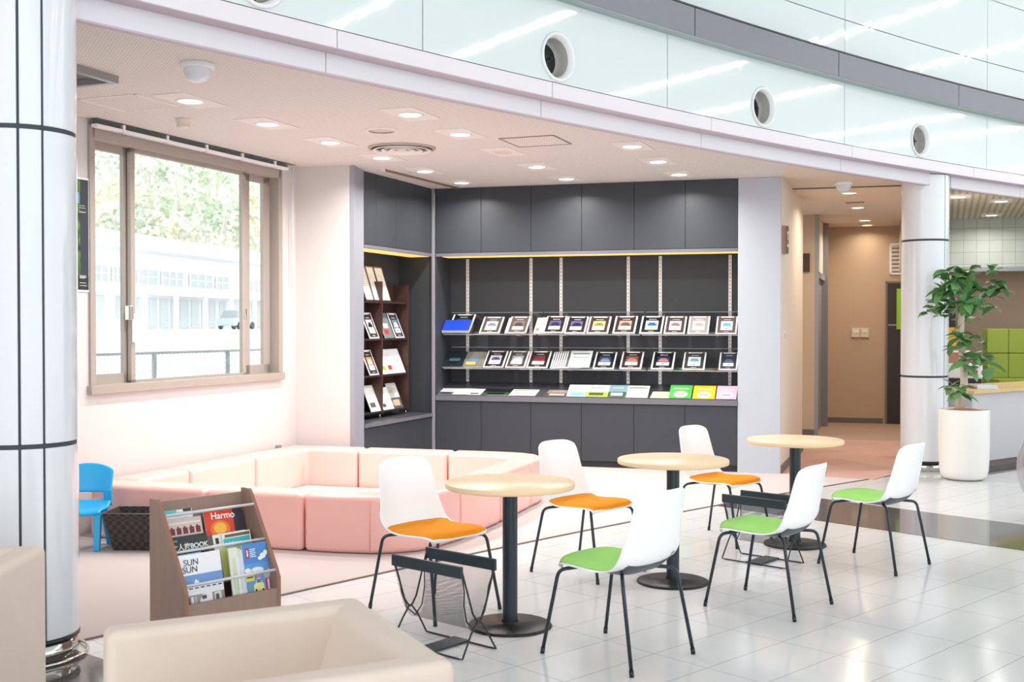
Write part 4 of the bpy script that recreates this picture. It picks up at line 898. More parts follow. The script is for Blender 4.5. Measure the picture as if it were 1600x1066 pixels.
# ------------------------------------------------------------------ leather-topped magazine slings
m_leather = mat('black_leather', (44, 56, 62), 0.45, spec=0.4)
mesh_m = bpy.data.materials.new('black_net'); mesh_m.use_nodes = True
nt = mesh_m.node_tree; b = nt.nodes['Principled BSDF']; b.inputs['Base Color'].default_value = (0.02, 0.025, 0.03, 1)
tc = nt.nodes.new('ShaderNodeTexCoord'); sx = nt.nodes.new('ShaderNodeSeparateXYZ'); nt.links.new(tc.outputs['UV'], sx.inputs[0])
a1 = line_mask(nt, math_node(nt, 'ADD', sx.outputs[0], sx.outputs[1]), 0.006, 0.0013); a2 = line_mask(nt, math_node(nt, 'ADD', math_node(nt, 'SUBTRACT', sx.outputs[0], sx.outputs[1]), v=10), 0.006, 0.0013)
nt.links.new(math_node(nt, 'MAXIMUM', a1, a2), b.inputs['Alpha'])
def make_sling(label):
    """x along the bars, y across"""
    t = thing('magazine_sling', label, 'magazine rack', group='leather-topped magazine slings')
    L = 0.225; Wd = 0.115; H = 0.425
    for s in (-1, 1):
        MB().bx(-L - 0.005, L + 0.005, s * Wd - 0.009, s * Wd + 0.009, H - 0.052, H + 0.004).build('leather_cap', m_leather, t, bevel=0.006, bseg=3)
        # wire frame: top bar on this side, feet on the other, crossing in the middle
        pts = []
        for e in (-1, 1):
            leg = [(e * L, s * Wd, H - 0.01), (e * L, s * 0.04, 0.20), (e * L, s * 0.014, 0.165), (e * L, -s * 0.012, 0.155), (e * L, -s * 0.05, 0.11), (e * (L + 0.005), -s * Wd, 0.007)]
            pts.append(leg)
        w = pts[0] + [(-L + 0.02, -s * Wd, 0.006), (L - 0.02, -s * Wd, 0.006)] + pts[1][::-1]
        MB().tube(w, 0.0046, 8).build('wire_frame', m_black, t)
        for e in (-1, 1):
            MB().tube([(e * L, s * (Wd - 0.004), H - 0.04), (e * (L - 0.012), s * 0.085, 0.31), (e * (L - 0.02), s * 0.078, 0.24), (e * (L - 0.03), s * 0.05, 0.16), (e * (L - 0.035), 0.0, 0.12)], 0.0036, 6).build('net_edge', m_black, t)
    MB().bx(-0.05, 0.05, -Wd - 0.01, Wd + 0.01, 0.008, 0.014).build('foot_strap', m_leather, t)
    # hanging net
    mb = MB(); n1, n2 = 14, 20
    def net(u, v):
        a = (v * 2 - 1); y = a * 0.11; z = 0.12 + 0.255 * abs(a) ** 1.7; y = math.copysign(0.02 + 0.09 * abs(a) ** 0.7, a) if abs(a) > 1e-6 else 0
        xe = L - 0.036 * (1 - abs(a) ** 1.5)
        return Vector(((u * 2 - 1) * xe, y, z))
    g = mb.grid(net, n1, n2); uvl = mb.bm.loops.layers.uv.new('UVMap')
    idx = {g[i][j]: (i / n1 * 0.45, j / n2 * 0.62) for i in range(n1 + 1) for j in range(n2 + 1)}
    for f in mb.bm.faces:
        for lp in f.loops: lp[uvl].uv = idx[lp.vert]
    mb.build('net', mesh_m, t)
    return t
s1_ = make_sling('black leather-topped magazine sling beside the nearest table'); s1_.location = (-0.325, 5.30, 0); s1_.rotation_euler = (0, 0, math.atan2(-0.65, 0.759))
dup(s1_, (1.615, 7.20, 0), math.atan2(-0.34, 0.315) * 0.9, 'black leather-topped magazine sling near the farthest table')

# ------------------------------------------------------------------ wooden magazine rack
m_rack = mat('ash_brown_laminate', (152, 126, 112), 0.5, noise=(40, 0.22, (1, 1, 0.04)))
m_racke = mat('rack_edge', (150, 108, 84), 0.5)
RH = 0.68
pl = P(233, 779, RH); pr = P(381, 761, RH); ra = Vector((pr.x - pl.x, pr.y - pl.y)); RWd = ra.length; rz = math.atan2(ra.y, ra.x)
t = thing('magazine_rack', 'brown wooden three-tier magazine rack standing at the edge of the carpet', 'magazine rack', (pl.x, pl.y, 0.007), rz)
rack_m = Matrix.Translation((pl.x, pl.y, 0.007)) @ Matrix.Rotation(rz, 4, 'Z')
H_ = RH - 0.007
KY = 1.25
side = [(a * KY, b) for a, b in [(0.0, 0.0), (0.0, H_), (-0.055, H_), (-0.075, H_ - 0.03), (-0.245, H_ - 0.37), (-0.265, H_ - 0.42), (-0.265, 0.0)]]
def yz_prism(mb, poly, x0, x1):
    lo = [mb.bm.verts.new((x0, p[0], p[1])) for p in poly]; hi = [mb.bm.verts.new((x1, p[0], p[1])) for p in poly]
    mb.face(lo); mb.face(hi[::-1]); n = len(poly)
    for i in range(n): mb.face([lo[(i + 1) % n], lo[i], hi[i], hi[(i + 1) % n]])
    bmesh.ops.recalc_face_normals(mb.bm, faces=mb.bm.faces)
for x0 in (0.0, RWd - 0.02):
    mb = MB(); yz_prism(mb, side, x0, x0 + 0.02); sp = mb.build('side_panel', m_rack, t, bevel=0.003, bseg=1)
    mb = MB(); e = [(p[0] - 0.0012, p[1]) for p in side[2:]] + [(p[0] - 0.0002, p[1]) for p in side[:1:-1]]
    yz_prism(mb, e, x0 + 0.001, x0 + 0.019); mb.build('edge_strip', m_racke, sp)
MB().bx(0.02, RWd - 0.02, -0.018, -0.002, 0.02, H_ - 0.02).build('back_panel', m_rack, t)
MB().bx(0.02, RWd - 0.02, -0.327, -0.312, 0.02, 0.200).build('front_panel', m_rack, t)
tier = [(-0.09, 0.375), (-0.185, 0.263), (-0.285, 0.165)]          # foot of each tier (y, z)
for y, z in tier: MB().bx(0.02, RWd - 0.02, y - 0.03, y + 0.05, z - 0.015, z).build('shelf', m_rack, t)
for y, z in tier[:2]:
    MB().bx(0.02, RWd - 0.02, y + 0.045, y + 0.057, z, z + 0.11).build('tier_back', m_rack, t)
for y, z in ((-0.118, H_ - 0.075), (-0.215, H_ - 0.240), (-0.310, H_ - 0.385)):
    MB().tube([(0.02, y, z), (RWd - 0.02, y, z)], 0.0075, 12).build('bar', mat('silver_bar', (208, 208, 212), 0.35, metal=0.3), t)
Rk = rack_m.to_3x3()
def mag(label, tr, x, w, h, cov, th=0.006, lean=0.32, roll=0.0, dy=0.0, name='magazine'):
    """magazine standing in tier tr; returns object and its plate builder in cover coordinates"""
    y, z = tier[tr]; o = rack_m @ Vector((x, y + dy, z + 0.001))
    ux = Rk @ Vector((math.cos(roll), 0, math.sin(roll))); uy = Rk @ Vector((-math.sin(roll), lean, math.cos(roll)))
    M = frame_at(o, ux, uy)
    e = thing(name, label, 'magazine', group='magazines in the wooden rack'); e.matrix_world = M
    MB().bx(0, w, 0, h, -th, 0).build('pages', mat('page_white', (240, 240, 238), 0.5), e)
    MB().bx(0, w, 0, h, 0, 0.0005).build('cover', mat('mag_%d_%d_%d' % cov, cov, 0.25, spec=0.5), e)
    lay = [0.0006]
    def q(x0, x1, y0, y1, c, nm='cover_print'):
        lay[0] += 0.0001
        return MB().bx(x0 * w, x1 * w, y0 * h, y1 * h, 0.0004, lay[0]).build(nm, mat('mag_%d_%d_%d' % c, c, 0.25), e)
    def poly(pts, c, nm='cover_print'):
        lay[0] += 0.0001; mb = MB(); mb.prism([(a * w, b_ * h) for a, b_ in pts], 0.0004, lay[0]); return mb.build(nm, mat('mag_%d_%d_%d' % c, c, 0.25), e)
    def tx(s, x0, y0, size, c, bold=0):
        lay[0] += 0.0001
        return text('cover_text', s, size, mat('magtext_%d_%d_%d' % c, c, 0.4), e, Matrix.Translation((x0 * w, y0 * h, lay[0])), bold=bold)
    return q, poly, tx
def circ(cx, cy, r, asp, n=24): return [(cx + r * math.cos(k * 2 * PI / n), cy + r * asp * math.sin(k * 2 * PI / n)) for k in range(n)]
X = lambda f: 0.02 + f * (RWd - 0.04)
# top tier
q, po, tx = mag('magazine with a teal stripe, hindmost at the left of the wooden rack', 0, X(0.02), 0.19, 0.255, (232, 236, 236)); q(0.05, 0.55, 0.84, 0.96, (96, 200, 200)); q(0.74, 0.98, 0.88, 0.97, (50, 60, 60)); po([(0.5, 0.80), (0.6, 0.9), (0.68, 0.8)], (190, 196, 200))
q, po, tx = mag('blue-white magazine just behind the brick-red one in the wooden rack', 0, X(0.03), 0.15, 0.20, (196, 220, 236), dy=-0.012)
q, po, tx = mag('magazine with small brick-red house pictures at the left of the wooden rack', 0, X(0.09), 0.185, 0.197, (214, 196, 186), dy=-0.022)
for k in range(5): q(0.04 + k * 0.19, 0.18 + k * 0.19, 0.60, 0.76, (118, 34, 52)); q(0.07 + k * 0.19, 0.12 + k * 0.19, 0.76, 0.80, (118, 34, 52))
q(0.03, 0.97, 0.86, 0.9, (236, 226, 220))
q, po, tx = mag('black magazine leaning at the right end behind the red one', 0, X(0.66), 0.16, 0.21, (58, 58, 64), dy=-0.004, roll=0.04)
q, po, tx = mag('red and orange magazine with white lettering, in the top tier of the wooden rack', 0, X(0.50), 0.165, 0.212, (222, 62, 26), dy=-0.016, roll=-0.02)
po(circ(0.5, 0.55, 0.34, 0.62), (244, 120, 30)); po(circ(0.5, 0.57, 0.22, 0.62), (252, 190, 60)); q(0.25, 0.4, 0.0, 0.36, (190, 36, 24)); q(0.55, 0.75, 0.0, 0.40, (196, 40, 26)); po(circ(0.15, 0.35, 0.05, 0.6), (255, 235, 225)); po(circ(0.3, 0.3, 0.03, 0.6), (255, 235, 225))
tx('Harmo', 0.22, 0.80, 0.048, (255, 250, 246), 0.0006)
# middle tier
q, po, tx = mag('dark green magazine with white lettering, in the middle tier of the wooden rack', 1, X(0.02), 0.215, 0.235, (44, 52, 46))
q(0.03, 0.78, 0.0, 0.62, (190, 224, 240)); q(0.74, 0.80, 0.0, 0.60, (40, 90, 130)); q(0.83, 0.86, 0.0, 0.62, (40, 60, 70)); q(0.03, 0.3, 0.1, 0.34, (120, 170, 190))
tx('大人旅BOOK', 0.07, 0.72, 0.034, (245, 246, 240), 0.0007); tx('JAPAN', 0.08, 0.89, 0.012, (200, 204, 196))
q, po, tx = mag('olive-backed magazine hidden behind the dark green one', 1, X(0.30), 0.11, 0.215, (92, 88, 74), dy=0.012)
q, po, tx = mag('white magazine with a dark spine mark, left of the turquoise one', 1, X(0.53), 0.19, 0.215, (238, 236, 232), dy=0.006, roll=0.02); q(0.06, 0.16, 0.78, 0.92, (40, 40, 40))
q, po, tx = mag('magazine with a turquoise title panel in the middle tier of the wooden rack', 1, X(0.62), 0.165, 0.215, (240, 236, 226), dy=-0.004, roll=0.02); q(0.04, 0.96, 0.60, 0.88, (56, 188, 194)); q(0.1, 0.98, 0.9, 0.97, (110, 84, 60)); tx('REGULA.', 0.08, 0.70, 0.026, (240, 250, 250), 0.0004)
q, po, tx = mag('yellow-green leaflet peeping over the sky blue magazine', 1, X(0.55), 0.235, 0.150, (206, 214, 120), dy=-0.02); q(0.2, 0.8, 0.8, 0.95, (232, 200, 170))
# front tier
q, po, tx = mag('white and blue magazine with grey lettering, front left in the wooden rack', 2, X(0.0) + 0.002, 0.225, 0.258, (240, 242, 245), lean=0.22)
q(0.0, 1.0, 0.40, 0.62, (110, 150, 206)); q(0.0, 1.0, 0.12, 0.40, (236, 238, 240)); q(0.0, 1.0, 0.0, 0.25, (150, 140, 138))
for k in range(7): q(0.03 + k * 0.14, 0.12 + k * 0.14, 0.36, 0.385, (90, 96, 104))
po([(0.30, 0.42), (0.42, 0.42), (0.42, 0.50), (0.38, 0.50), (0.36, 0.54), (0.32, 0.5)], (244, 244, 246))
for k, cc in enumerate(((60, 60, 64), (120, 60, 60), (230, 230, 232), (180, 178, 176))): q(0.03 + k * 0.08, 0.09 + k * 0.08, 0.03, 0.22, cc)
po([(0.40, 0.05), (0.40, 0.14), (0.47, 0.24), (0.70, 0.26), (0.70, 0.06)], (236, 236, 238)); q(0.45, 0.56, 0.15, 0.22, (60, 66, 76)); po(circ(0.46, 0.06, 0.035, 0.8), (30, 30, 34)); po(circ(0.65, 0.07, 0.035, 0.8), (30, 30, 34)); q(0.75, 0.92, 0.06, 0.24, (216, 216, 214)); q(0.78, 0.86, 0.1, 0.2, (70, 70, 74))
tx('SUN', 0.10, 0.80, 0.042, (70, 70, 78)); tx('SUN', 0.06, 0.67, 0.042, (60, 66, 84))
for k, (cc, w_) in enumerate((((226, 230, 214), 0.03), ((208, 222, 190), 0.028), ((232, 232, 230), 0.03), ((214, 220, 226), 0.03))):
    q, po, tx = mag('thin pale magazine standing between the two front covers, %s from the left' % ORD[k], 2, X(0.555) + k * 0.018, 0.05, 0.255 - 0.008 * k, cc, lean=0.2 + 0.02 * k, dy=0.006 - 0.004 * k); q(0.3, 0.8, 0.2, 0.6, (150, 200, 110) if k == 1 else (200, 206, 206))
q, po, tx = mag('sky blue magazine with clouds and an old car, front right in the wooden rack', 2, X(0.71), 0.205 if X(0.71) + 0.205 < RWd - 0.021 else RWd - 0.022 - X(0.71), 0.265, (92, 152, 214), lean=0.24, dy=-0.006)
q(0.0, 1.0, 0.62, 1.0, (72, 134, 204)); q(0.0, 1.0, 0.0, 0.14, (168, 160, 156)); 
po(circ(0.80, 0.74, 0.12, 0.45), (240, 244, 248)); po(circ(0.68, 0.70, 0.09, 0.4), (240, 244, 248)); po(circ(0.92, 0.79, 0.08, 0.6), (240, 244, 248)); po(circ(0.5, 0.48, 0.26, 0.25), (226, 236, 244)); po(circ(0.12, 0.5, 0.12, 0.4), (232, 240, 246))
po([(0, 0.30), (0, 0.42), (0.30, 0.5), (0.34, 0.46), (0.34, 0.30)], (230, 212, 90)); q(0.04, 0.3, 0.36, 0.385, (60, 56, 40)); po([(0.75, 0.4), (1, 0.5), (1, 0.3), (0.75, 0.3)], (190, 190, 176))
po([(0.28, 0.10), (0.28, 0.22), (0.36, 0.24), (0.42, 0.33), (0.58, 0.34), (0.64, 0.24), (0.70, 0.22), (0.70, 0.09)], (232, 232, 150)); q(0.41, 0.60, 0.25, 0.32, (110, 130, 140)); po(circ(0.36, 0.11, 0.045, 0.75), (40, 40, 44)); po(circ(0.64, 0.10, 0.045, 0.75), (40, 40, 44))
po([(0.04, 0.08), (0.04, 0.22), (0.14, 0.28), (0.24, 0.26), (0.27, 0.08)], (110, 156, 176)); q(0.78, 0.84, 0.08, 0.32, (206, 50, 60)); q(0.86, 0.91, 0.08, 0.28, (240, 240, 240)); q(0.93, 0.97, 0.1, 0.34, (200, 60, 60))
q(0.12, 0.24, 0.72, 0.92, (196, 40, 76)); q(0.15, 0.2, 0.76, 0.88, (240, 232, 236))
for k in range(5): q(0.28, 0.52 - 0.03 * (k % 2), 0.88 - k * 0.035, 0.895 - k * 0.035, (226, 236, 246))
po([(0.42, 0.36), (0.42, 0.46), (0.52, 0.46), (0.56, 0.40), (0.56, 0.36)], (236, 120, 130))

# ------------------------------------------------------------------ blue child chair
m_blue = mat('blue_plastic', (30, 168, 226), 0.35, spec=0.5)
t = thing('child_chair', 'small bright blue plastic child chair with a slot in its back', 'chair', (-2.925, 7.62, 0.007), 0.10)
def kid_back(u, v):      # back panel with curved top
    w = 0.335 + 0.01 * v; x = (u - 0.5) * w; s = abs(2 * u - 1); top = 0.56 - 0.045 * s ** 2.2
    z = 0.362 + (top - 0.362) * v; return Vector((x, 0.115 + 0.055 * v - 0.03 * s ** 2, z))
mb = MB(); mb.grid(kid_back, 16, 8); mb.build('backrest', m_blue, t, solid=0.022, soff=0, sub=1)
mb = MB()
for sgn in (-1, 1):      # the two straps beside the slot
    mb.hull8([(sgn * 0.168, 0.085, 0.27), (sgn * 0.108, 0.10, 0.27), (sgn * 0.108, 0.125, 0.27), (sgn * 0.168, 0.11, 0.27), (sgn * 0.168, 0.075, 0.38), (sgn * 0.108, 0.095, 0.38), (sgn * 0.108, 0.12, 0.38), (sgn * 0.168, 0.10, 0.38)])
mb.build('back_strut', m_blue, t, recalc=True, bevel=0.006)
def kid_seat(u, v):
    s = abs(2 * u - 1); y = -0.15 + 0.27 * v; w = 0.30 + 0.035 * v; z = 0.262 - 0.012 * math.sin(v * PI) * (1 - s ** 2) + (0.05 * max(0, v - 0.7) / 0.3) * 0.9 + 0.012 * s ** 3
    if v < 0.1: z -= 0.02 * (0.1 - v) / 0.1
    return Vector(((u - 0.5) * w, y, z))
mb = MB(); mb.grid(kid_seat, 14, 14); mb.build('seat', m_blue, t, solid=0.025, soff=0, sub=1)
for sx_ in (-1, 1):
    for sy_ in (-1, 1):
        a = Vector((sx_ * 0.125, sy_ * 0.09 - 0.02, 0.25)); f_ = Vector((sx_ * 0.145 - 0.0, sy_ * 0.15 - 0.02, 0.0)); h = 0.019
        if sx_ == 1 and sy_ == -1: f_ = Vector((0.125, -0.13, 0.0))
        MB().hull8([f_ + Vector(p) for p in ((-h, -h, 0), (h, -h, 0), (h, h, 0), (-h, h, 0))] + [a + Vector(p) for p in ((-h * 1.3, -h * 1.3, 0), (h * 1.3, -h * 1.3, 0), (h * 1.3, h * 1.3, 0), (-h * 1.3, h * 1.3, 0))]).build('leg', m_blue, t, bevel=0.005)
# ------------------------------------------------------------------ woven basket
m_weave = mat('black_brown_weave', (58, 52, 50), 0.75)
nt, b = nodes(m_weave); tc = nt.nodes.new('ShaderNodeTexCoord'); ck = nt.nodes.new('ShaderNodeTexChecker'); ck.inputs['Scale'].default_value = 34
ck.inputs['Color1'].default_value = (*lin((68, 60, 57)), 1); ck.inputs['Color2'].default_value = (*lin((42, 38, 37)), 1)
nt.links.new(tc.outputs['Object'], ck.inputs[0]); nt.links.new(ck.outputs[0], b.inputs['Base Color'])
bp = nt.nodes.new('ShaderNodeBump'); bp.inputs['Distance'].default_value = 0.004; nt.links.new(ck.outputs['Fac'], bp.inputs['Height']); nt.links.new(bp.outputs[0], b.inputs['Normal'])
t = thing('basket', 'dark woven open basket on the carpet between the blue chair and the wooden rack', 'basket', (-2.44, 7.62, 0.007), -0.03)
mb = MB(); o = []
for (x, y, z) in ((0.245, 0.10, 0.0), (0.30, 0.155, 0.255)):
    o.append([mb.bm.verts.new(p) for p in ((-x, -y, z), (x, -y, z), (x, y, z), (-x, y, z))])
for k in range(4): mb.face([o[0][k], o[0][(k + 1) % 4], o[1][(k + 1) % 4], o[1][k]])
mb.face(o[0][::-1]); mb.build('body', m_weave, t, solid=0.008, soff=-1)
MB().tube([(-0.30, -0.155, 0.257), (0.30, -0.155, 0.257), (0.30, 0.155, 0.257), (-0.30, 0.155, 0.257), (-0.30, -0.155, 0.257)], 0.004, 6).build('rim_wire', mat('rim_wire_grey', (120, 116, 114), 0.4, metal=0.5), t)

# ------------------------------------------------------------------ cream armchairs
m_cream = mat('cream_suede', (224, 208, 194), 0.8, spec=0.15, noise=(9, 0.04), bump=(500, 0.05, 0.001))
def make_armchair(label):
    """x across (arm to arm), y from the open front (-y) to the back (+y); origin at the centre on the floor"""
    t = thing('armchair', label, 'armchair', group='cream armchairs')
    w, d, h = 0.385, 0.38, 0.68
    for s in (-1, 1):
        x0, x1 = (s * w, s * (w - 0.11)) if s < 0 else (s * (w - 0.11), s * w)
        MB().bx(x0, x1, -d, d, 0.05, h).build('arm', m_cream, t, bevel=0.03, bseg=4)
    mb = MB(); w_ = w - 0.002; d_ = d - 0.0015; h_ = h - 0.001; mb.hull8([(-w_, d - 0.30, 0.05), (w_, d - 0.30, 0.05), (w_, d_, 0.05), (-w_, d_, 0.05), (-w_, d - 0.10, h_), (w_, d - 0.10, h_), (w_, d_, h_), (-w_, d_, h_)])
    mb.build('backrest', m_cream, t, bevel=0.03, bseg=4)
    MB().bx(-w + 0.10, w - 0.10, -d + 0.01, d - 0.2, 0.18, 0.40).build('seat_cushion', m_cream, t, bevel=0.03, bseg=4)
    MB().bx(-w + 0.05, w - 0.05, -d + 0.04, d - 0.05, 0.05, 0.19).build('seat_base', m_cream, t)
    for sx_ in (-1, 1):
        for sy_ in (-1, 1): MB().tube([(sx_ * 0.32, sy_ * 0.32, 0.0), (sx_ * 0.32, sy_ * 0.32, 0.06)], 0.02, 12).build('foot', m_chrome, t)
    return t
# right armchair from its three visible top corners
pa, pb, pc_ = P(168, 976, 0.68), P(556, 928, 0.68), P(720, 1036, 0.68)
ax = Vector((pc_.x - pb.x, pc_.y - pb.y)).normalized(); ayd = Vector((-ax.y, ax.x))        # ax: along the backrest toward the camera; back faces ayd
yb = ayd if ayd.dot(Vector((pb.x - pa.x, pb.y - pa.y))) > 0 else -ayd
ctr = Vector((pb.x + pc_.x, pb.y + pc_.y)) / 2 - yb * 0.38
ac = make_armchair('cream armchair in the foreground beside the wooden rack'); ac.location = (ctr.x, ctr.y, 0); ac.rotation_euler = (0, 0, math.atan2(yb.y, yb.x) - PI / 2)
dup(ac, (-2.165, 3.92, 0), 0.04, 'cream armchair cut by the left edge, in front of the near column')
# ------------------------------------------------------------------ walls: small things
t = thing('wall_sign', 'small curved brown sign with pale lettering on the corridor wall', 'sign', (0, 0, 0), 0)
sa = W(1219.5, 378, K2, K3 - K2); sb = W(1232, 378, K2, K3 - K2); zz0, zz1 = W(1222, 396, K2, K3 - K2).z, W(1222, 353, K2, K3 - K2).z
dK = (K3 - K2).normalized(); nK = Vector((dK.y, -dK.x)); t.location = (K2.x + dK.x * 0.16, K2.y + dK.y * 0.16, (zz0 + zz1) / 2)
t.rotation_euler = (0, 0, math.atan2(dK.y, dK.x)); hz = (zz1 - zz0) / 2
mb = MB(); n = 10
pts = [(-0.13 + 0.26 * k / n, -0.004 - 0.055 * math.sin(PI * k / n)) for k in range(n + 1)] + [(0.13, 0.0), (-0.13, 0.0)]
mb.prism(pts, -hz, hz); mb.build('plate', mat('sign_bronze', (120, 96, 80), 0.3, metal=0.5), t)
def curved_mark(name, x0, x1, z0, z1):
    f = lambda x: -0.0055 - 0.055 * math.sin(PI * (x + 0.13) / 0.26)
    mb = MB(); mb.prism([(x0, f(x0)), (x1, f(x1)), (x1, f(x1) + 0.002), (x0, f(x0) + 0.002)], z0, z1); return mb.build(name, mat('sign_white', (240, 236, 228), 0.4), t)
for k, (a, b, c, d) in enumerate(((-0.05, -0.02, 0.055, 0.085), (-0.04, -0.03, 0.0, 0.05), (0.02, 0.05, 0.055, 0.085), (0.015, 0.055, 0.0, 0.05), (-0.06, 0.06, -0.03, -0.022), (-0.05, -0.03, -0.075, -0.045), (-0.02, 0.0, -0.075, -0.045), (0.01, 0.03, -0.075, -0.045))): curved_mark('lettering', a, b, c, d)
t = thing('light_switch', 'flat white switch plate low on the corridor wall beneath the sign', 'switch', (K2.x + dK.x * 0.30, K2.y + dK.y * 0.30, W(1229, 525, K2, K3 - K2).z), math.atan2(dK.y, dK.x))
MB().bx(-0.035, 0.035, -0.006, 0.0, -0.06, 0.06).build('plate', m_white, t); MB().bx(-0.012, 0.012, -0.010, -0.006, -0.03, 0.03).build('rocker', mat('switch_grey', (190, 186, 180), 0.4), t)
# end wall: two switch boxes, louvre, dark lift door, green strip
def endp(px, py): p = W(px, py, E0, U); return p
for k, (px, py) in enumerate(((1337, 520), (1351, 520))):
    p = endp(px, py); t = thing('wall_switch', ['left of the two cream switch boxes on the end wall of the corridor', 'right of the two cream switch boxes on the end wall of the corridor'][k], 'switch', p, math.atan2(U.y, U.x), 'switch boxes in the corridor')
    MB().bx(-0.062, 0.062, -0.03, -0.001, -0.07, 0.07).build('box', mat('switch_cream', (226, 206, 182), 0.4), t, bevel=0.004)
    MB().bx(-0.04, 0.04, -0.036, -0.03, 0.0, 0.045).build('window', mat('switch_window', (220, 236, 226), 0.2), t)
a = endp(1390, 405); t = thing('louvre_vent', 'white louvred vent high on the end wall, half behind the round column', 'air vent', a, math.atan2(U.y, U.x))
hz = 0.24; mb = MB()
for x0, x1, z0, z1 in ((0, 0.03, -hz, hz), (0.37, 0.40, -hz, hz), (0, 0.4, -hz, -hz + 0.035), (0, 0.4, hz - 0.035, hz)): mb.bx(x0, x1, -0.025, -0.001, z0, z1)
mb.build('frame', m_white, t)
mb = MB()
for k in range(7): mb.hull8([(0.03, -0.022, -hz + 0.05 + k * 0.06), (0.37, -0.022, -hz + 0.05 + k * 0.06), (0.37, -0.004, -hz + 0.075 + k * 0.06), (0.03, -0.004, -hz + 0.075 + k * 0.06), (0.03, -0.022, -hz + 0.075 + k * 0.06), (0.37, -0.022, -hz + 0.075 + k * 0.06), (0.37, -0.004, -hz + 0.10 + k * 0.06), (0.03, -0.004, -hz + 0.10 + k * 0.06)])
mb.build('slats', mat('slat_cream', (214, 204, 194), 0.5), t)
MB().bx(0.03, 0.37, -0.004, -0.001, -hz + 0.03, hz - 0.03).build('backing', mat('vent_brown', (96, 72, 58), 0.8), t)
s0_ = (Vector(endp(1383, 550)[:2]) - E0).dot(U); zt_ = endp(1385, 441).z
t = structure(thing('door_1', None, None, (E0.x, E0.y, 0.0105), math.atan2(U.y, U.x)))
MB().bx(s0_ + 0.03, s0_ + 1.0, -0.03, -0.001, 0.0, zt_ - 0.03).build('leaf', mat('dark_door', (52, 46, 46), 0.4), t)
mb = MB(); mb.bx(s0_, s0_ + 0.03, -0.04, -0.001, 0.0, zt_); mb.bx(s0_, s0_ + 1.03, -0.04, -0.001, zt_ - 0.03, zt_); mb.build('frame', mat('door_frame_grey', (120, 112, 108), 0.5), t)
MB().bx(s0_ + 0.04, s0_ + 0.40, -0.04, -0.03, 1.50, 1.52).build('push_bar', m_alu, t)
p = endp(1400.5, 483); t = thing('green_strip', 'thin lime green notice strip hanging before the dark door', 'notice', (p.x, p.y - 0.055, p.z), math.atan2(U.y, U.x))
MB().bx(-0.014, 0.12, -0.004, 0.004, -0.31, 0.31).build('strip', mat('lime_green', (150, 210, 40), 0.5), t)
# recess: dark box, door frames on the corridor's left side
p = W(1259, 410, RW, U); t = thing('fire_panel', 'small dark panel high on the recessed corridor wall', 'panel', p, math.atan2(U.y, U.x))
MB().bx(-0.06, 0.055, -0.03, -0.001, -0.13, 0.12).build('box', mat('panel_maroon', (66, 44, 40), 0.4), t); MB().bx(-0.06, -0.045, -0.034, -0.03, -0.02, 0.03).build('lamp', mat('panel_red', (170, 60, 50), 0.4), t)
t = structure(thing('door_2', None, None, (RW.x, RW.y, 0.0105), math.atan2(VC.y, VC.x)))
LC = (E0 - RW).length; gd = mat('grey_door', (150, 148, 152), 0.5)
MB().bx(0.0, 0.10, -0.05, 0.0, 0, HC - 0.02).build('frame', m_grey, t); MB().bx(LC - 0.75, LC - 0.62, -0.10, 0.0, 0, HC - 0.02).build('frame', mat('frame_dark_grey', (128, 128, 134), 0.5), t)
MB().bx(0.10, LC - 0.75, -0.06, 0.0, 2.16, 2.24).build('lintel', m_grey, t); MB().bx(0.10, LC - 0.75, -0.012, 0.0, 0, 2.16).build('leaf', gd, t)
MB().bx(0.10, LC - 0.75, -0.03, 0.0, 2.24, HC - 0.02).build('transom_panel', m_pale, t)
# wall socket, poster
p = W(433, 700.5, A, VW); t = thing('wall_socket', 'small grey socket box on the window wall just above the pink seats', 'socket', p, math.atan2(VW.y, VW.x))
MB().bx(-0.03, 0.03, -0.03, -0.001, -0.03, 0.03).build('box', mat('socket_grey', (150, 144, 142), 0.5), t, bevel=0.003); MB().bx(-0.014, 0.014, -0.034, -0.03, -0.014, 0.014).build('face', m_alud, t)
pt = W(138, 366, A, VW); z0, z1 = W(128, 453, A, VW).z, W(128, 281, A, VW).z
t = thing('poster', 'dark poster with green leaves on the window wall, half behind the left column', 'poster', (pt.x, pt.y, 0), math.atan2(VW.y, VW.x))
MB().bx(-0.62, 0.0, -0.008, -0.001, z0 - 0.015, z1 + 0.015).build('board', m_white, t)
def pst(nm, c, x0, x1, a, b, d=0.0): return MB().bx(x0, x1, -0.010 - d, -0.008, z0 + (z1 - z0) * a, z0 + (z1 - z0) * b).build(nm, mat('poster_%d_%d_%d' % c, c, 0.3), t)
po_m = mat('poster_leaves', (38, 46, 52), 0.3); nt, b = nodes(po_m)
tc = nt.nodes.new('ShaderNodeTexCoord'); nn = nt.nodes.new('ShaderNodeTexNoise'); nn.inputs['Scale'].default_value = 9; nn.inputs['Detail'].default_value = 6; rp = nt.nodes.new('ShaderNodeValToRGB')
rp.color_ramp.elements[0].position = 0.42; rp.color_ramp.elements[0].color = (*lin((34, 40, 48)), 1); rp.color_ramp.elements[1].position = 0.62; rp.color_ramp.elements[1].color = (*lin((96, 140, 60)), 1)
nt.links.new(tc.outputs['Object'], nn.inputs['Vector']); nt.links.new(nn.outputs[0], rp.inputs[0]); nt.links.new(rp.outputs[0], b.inputs['Base Color'])
MB().bx(-0.61, -0.01, -0.010, -0.008, z0, z1).build('print', po_m, t)
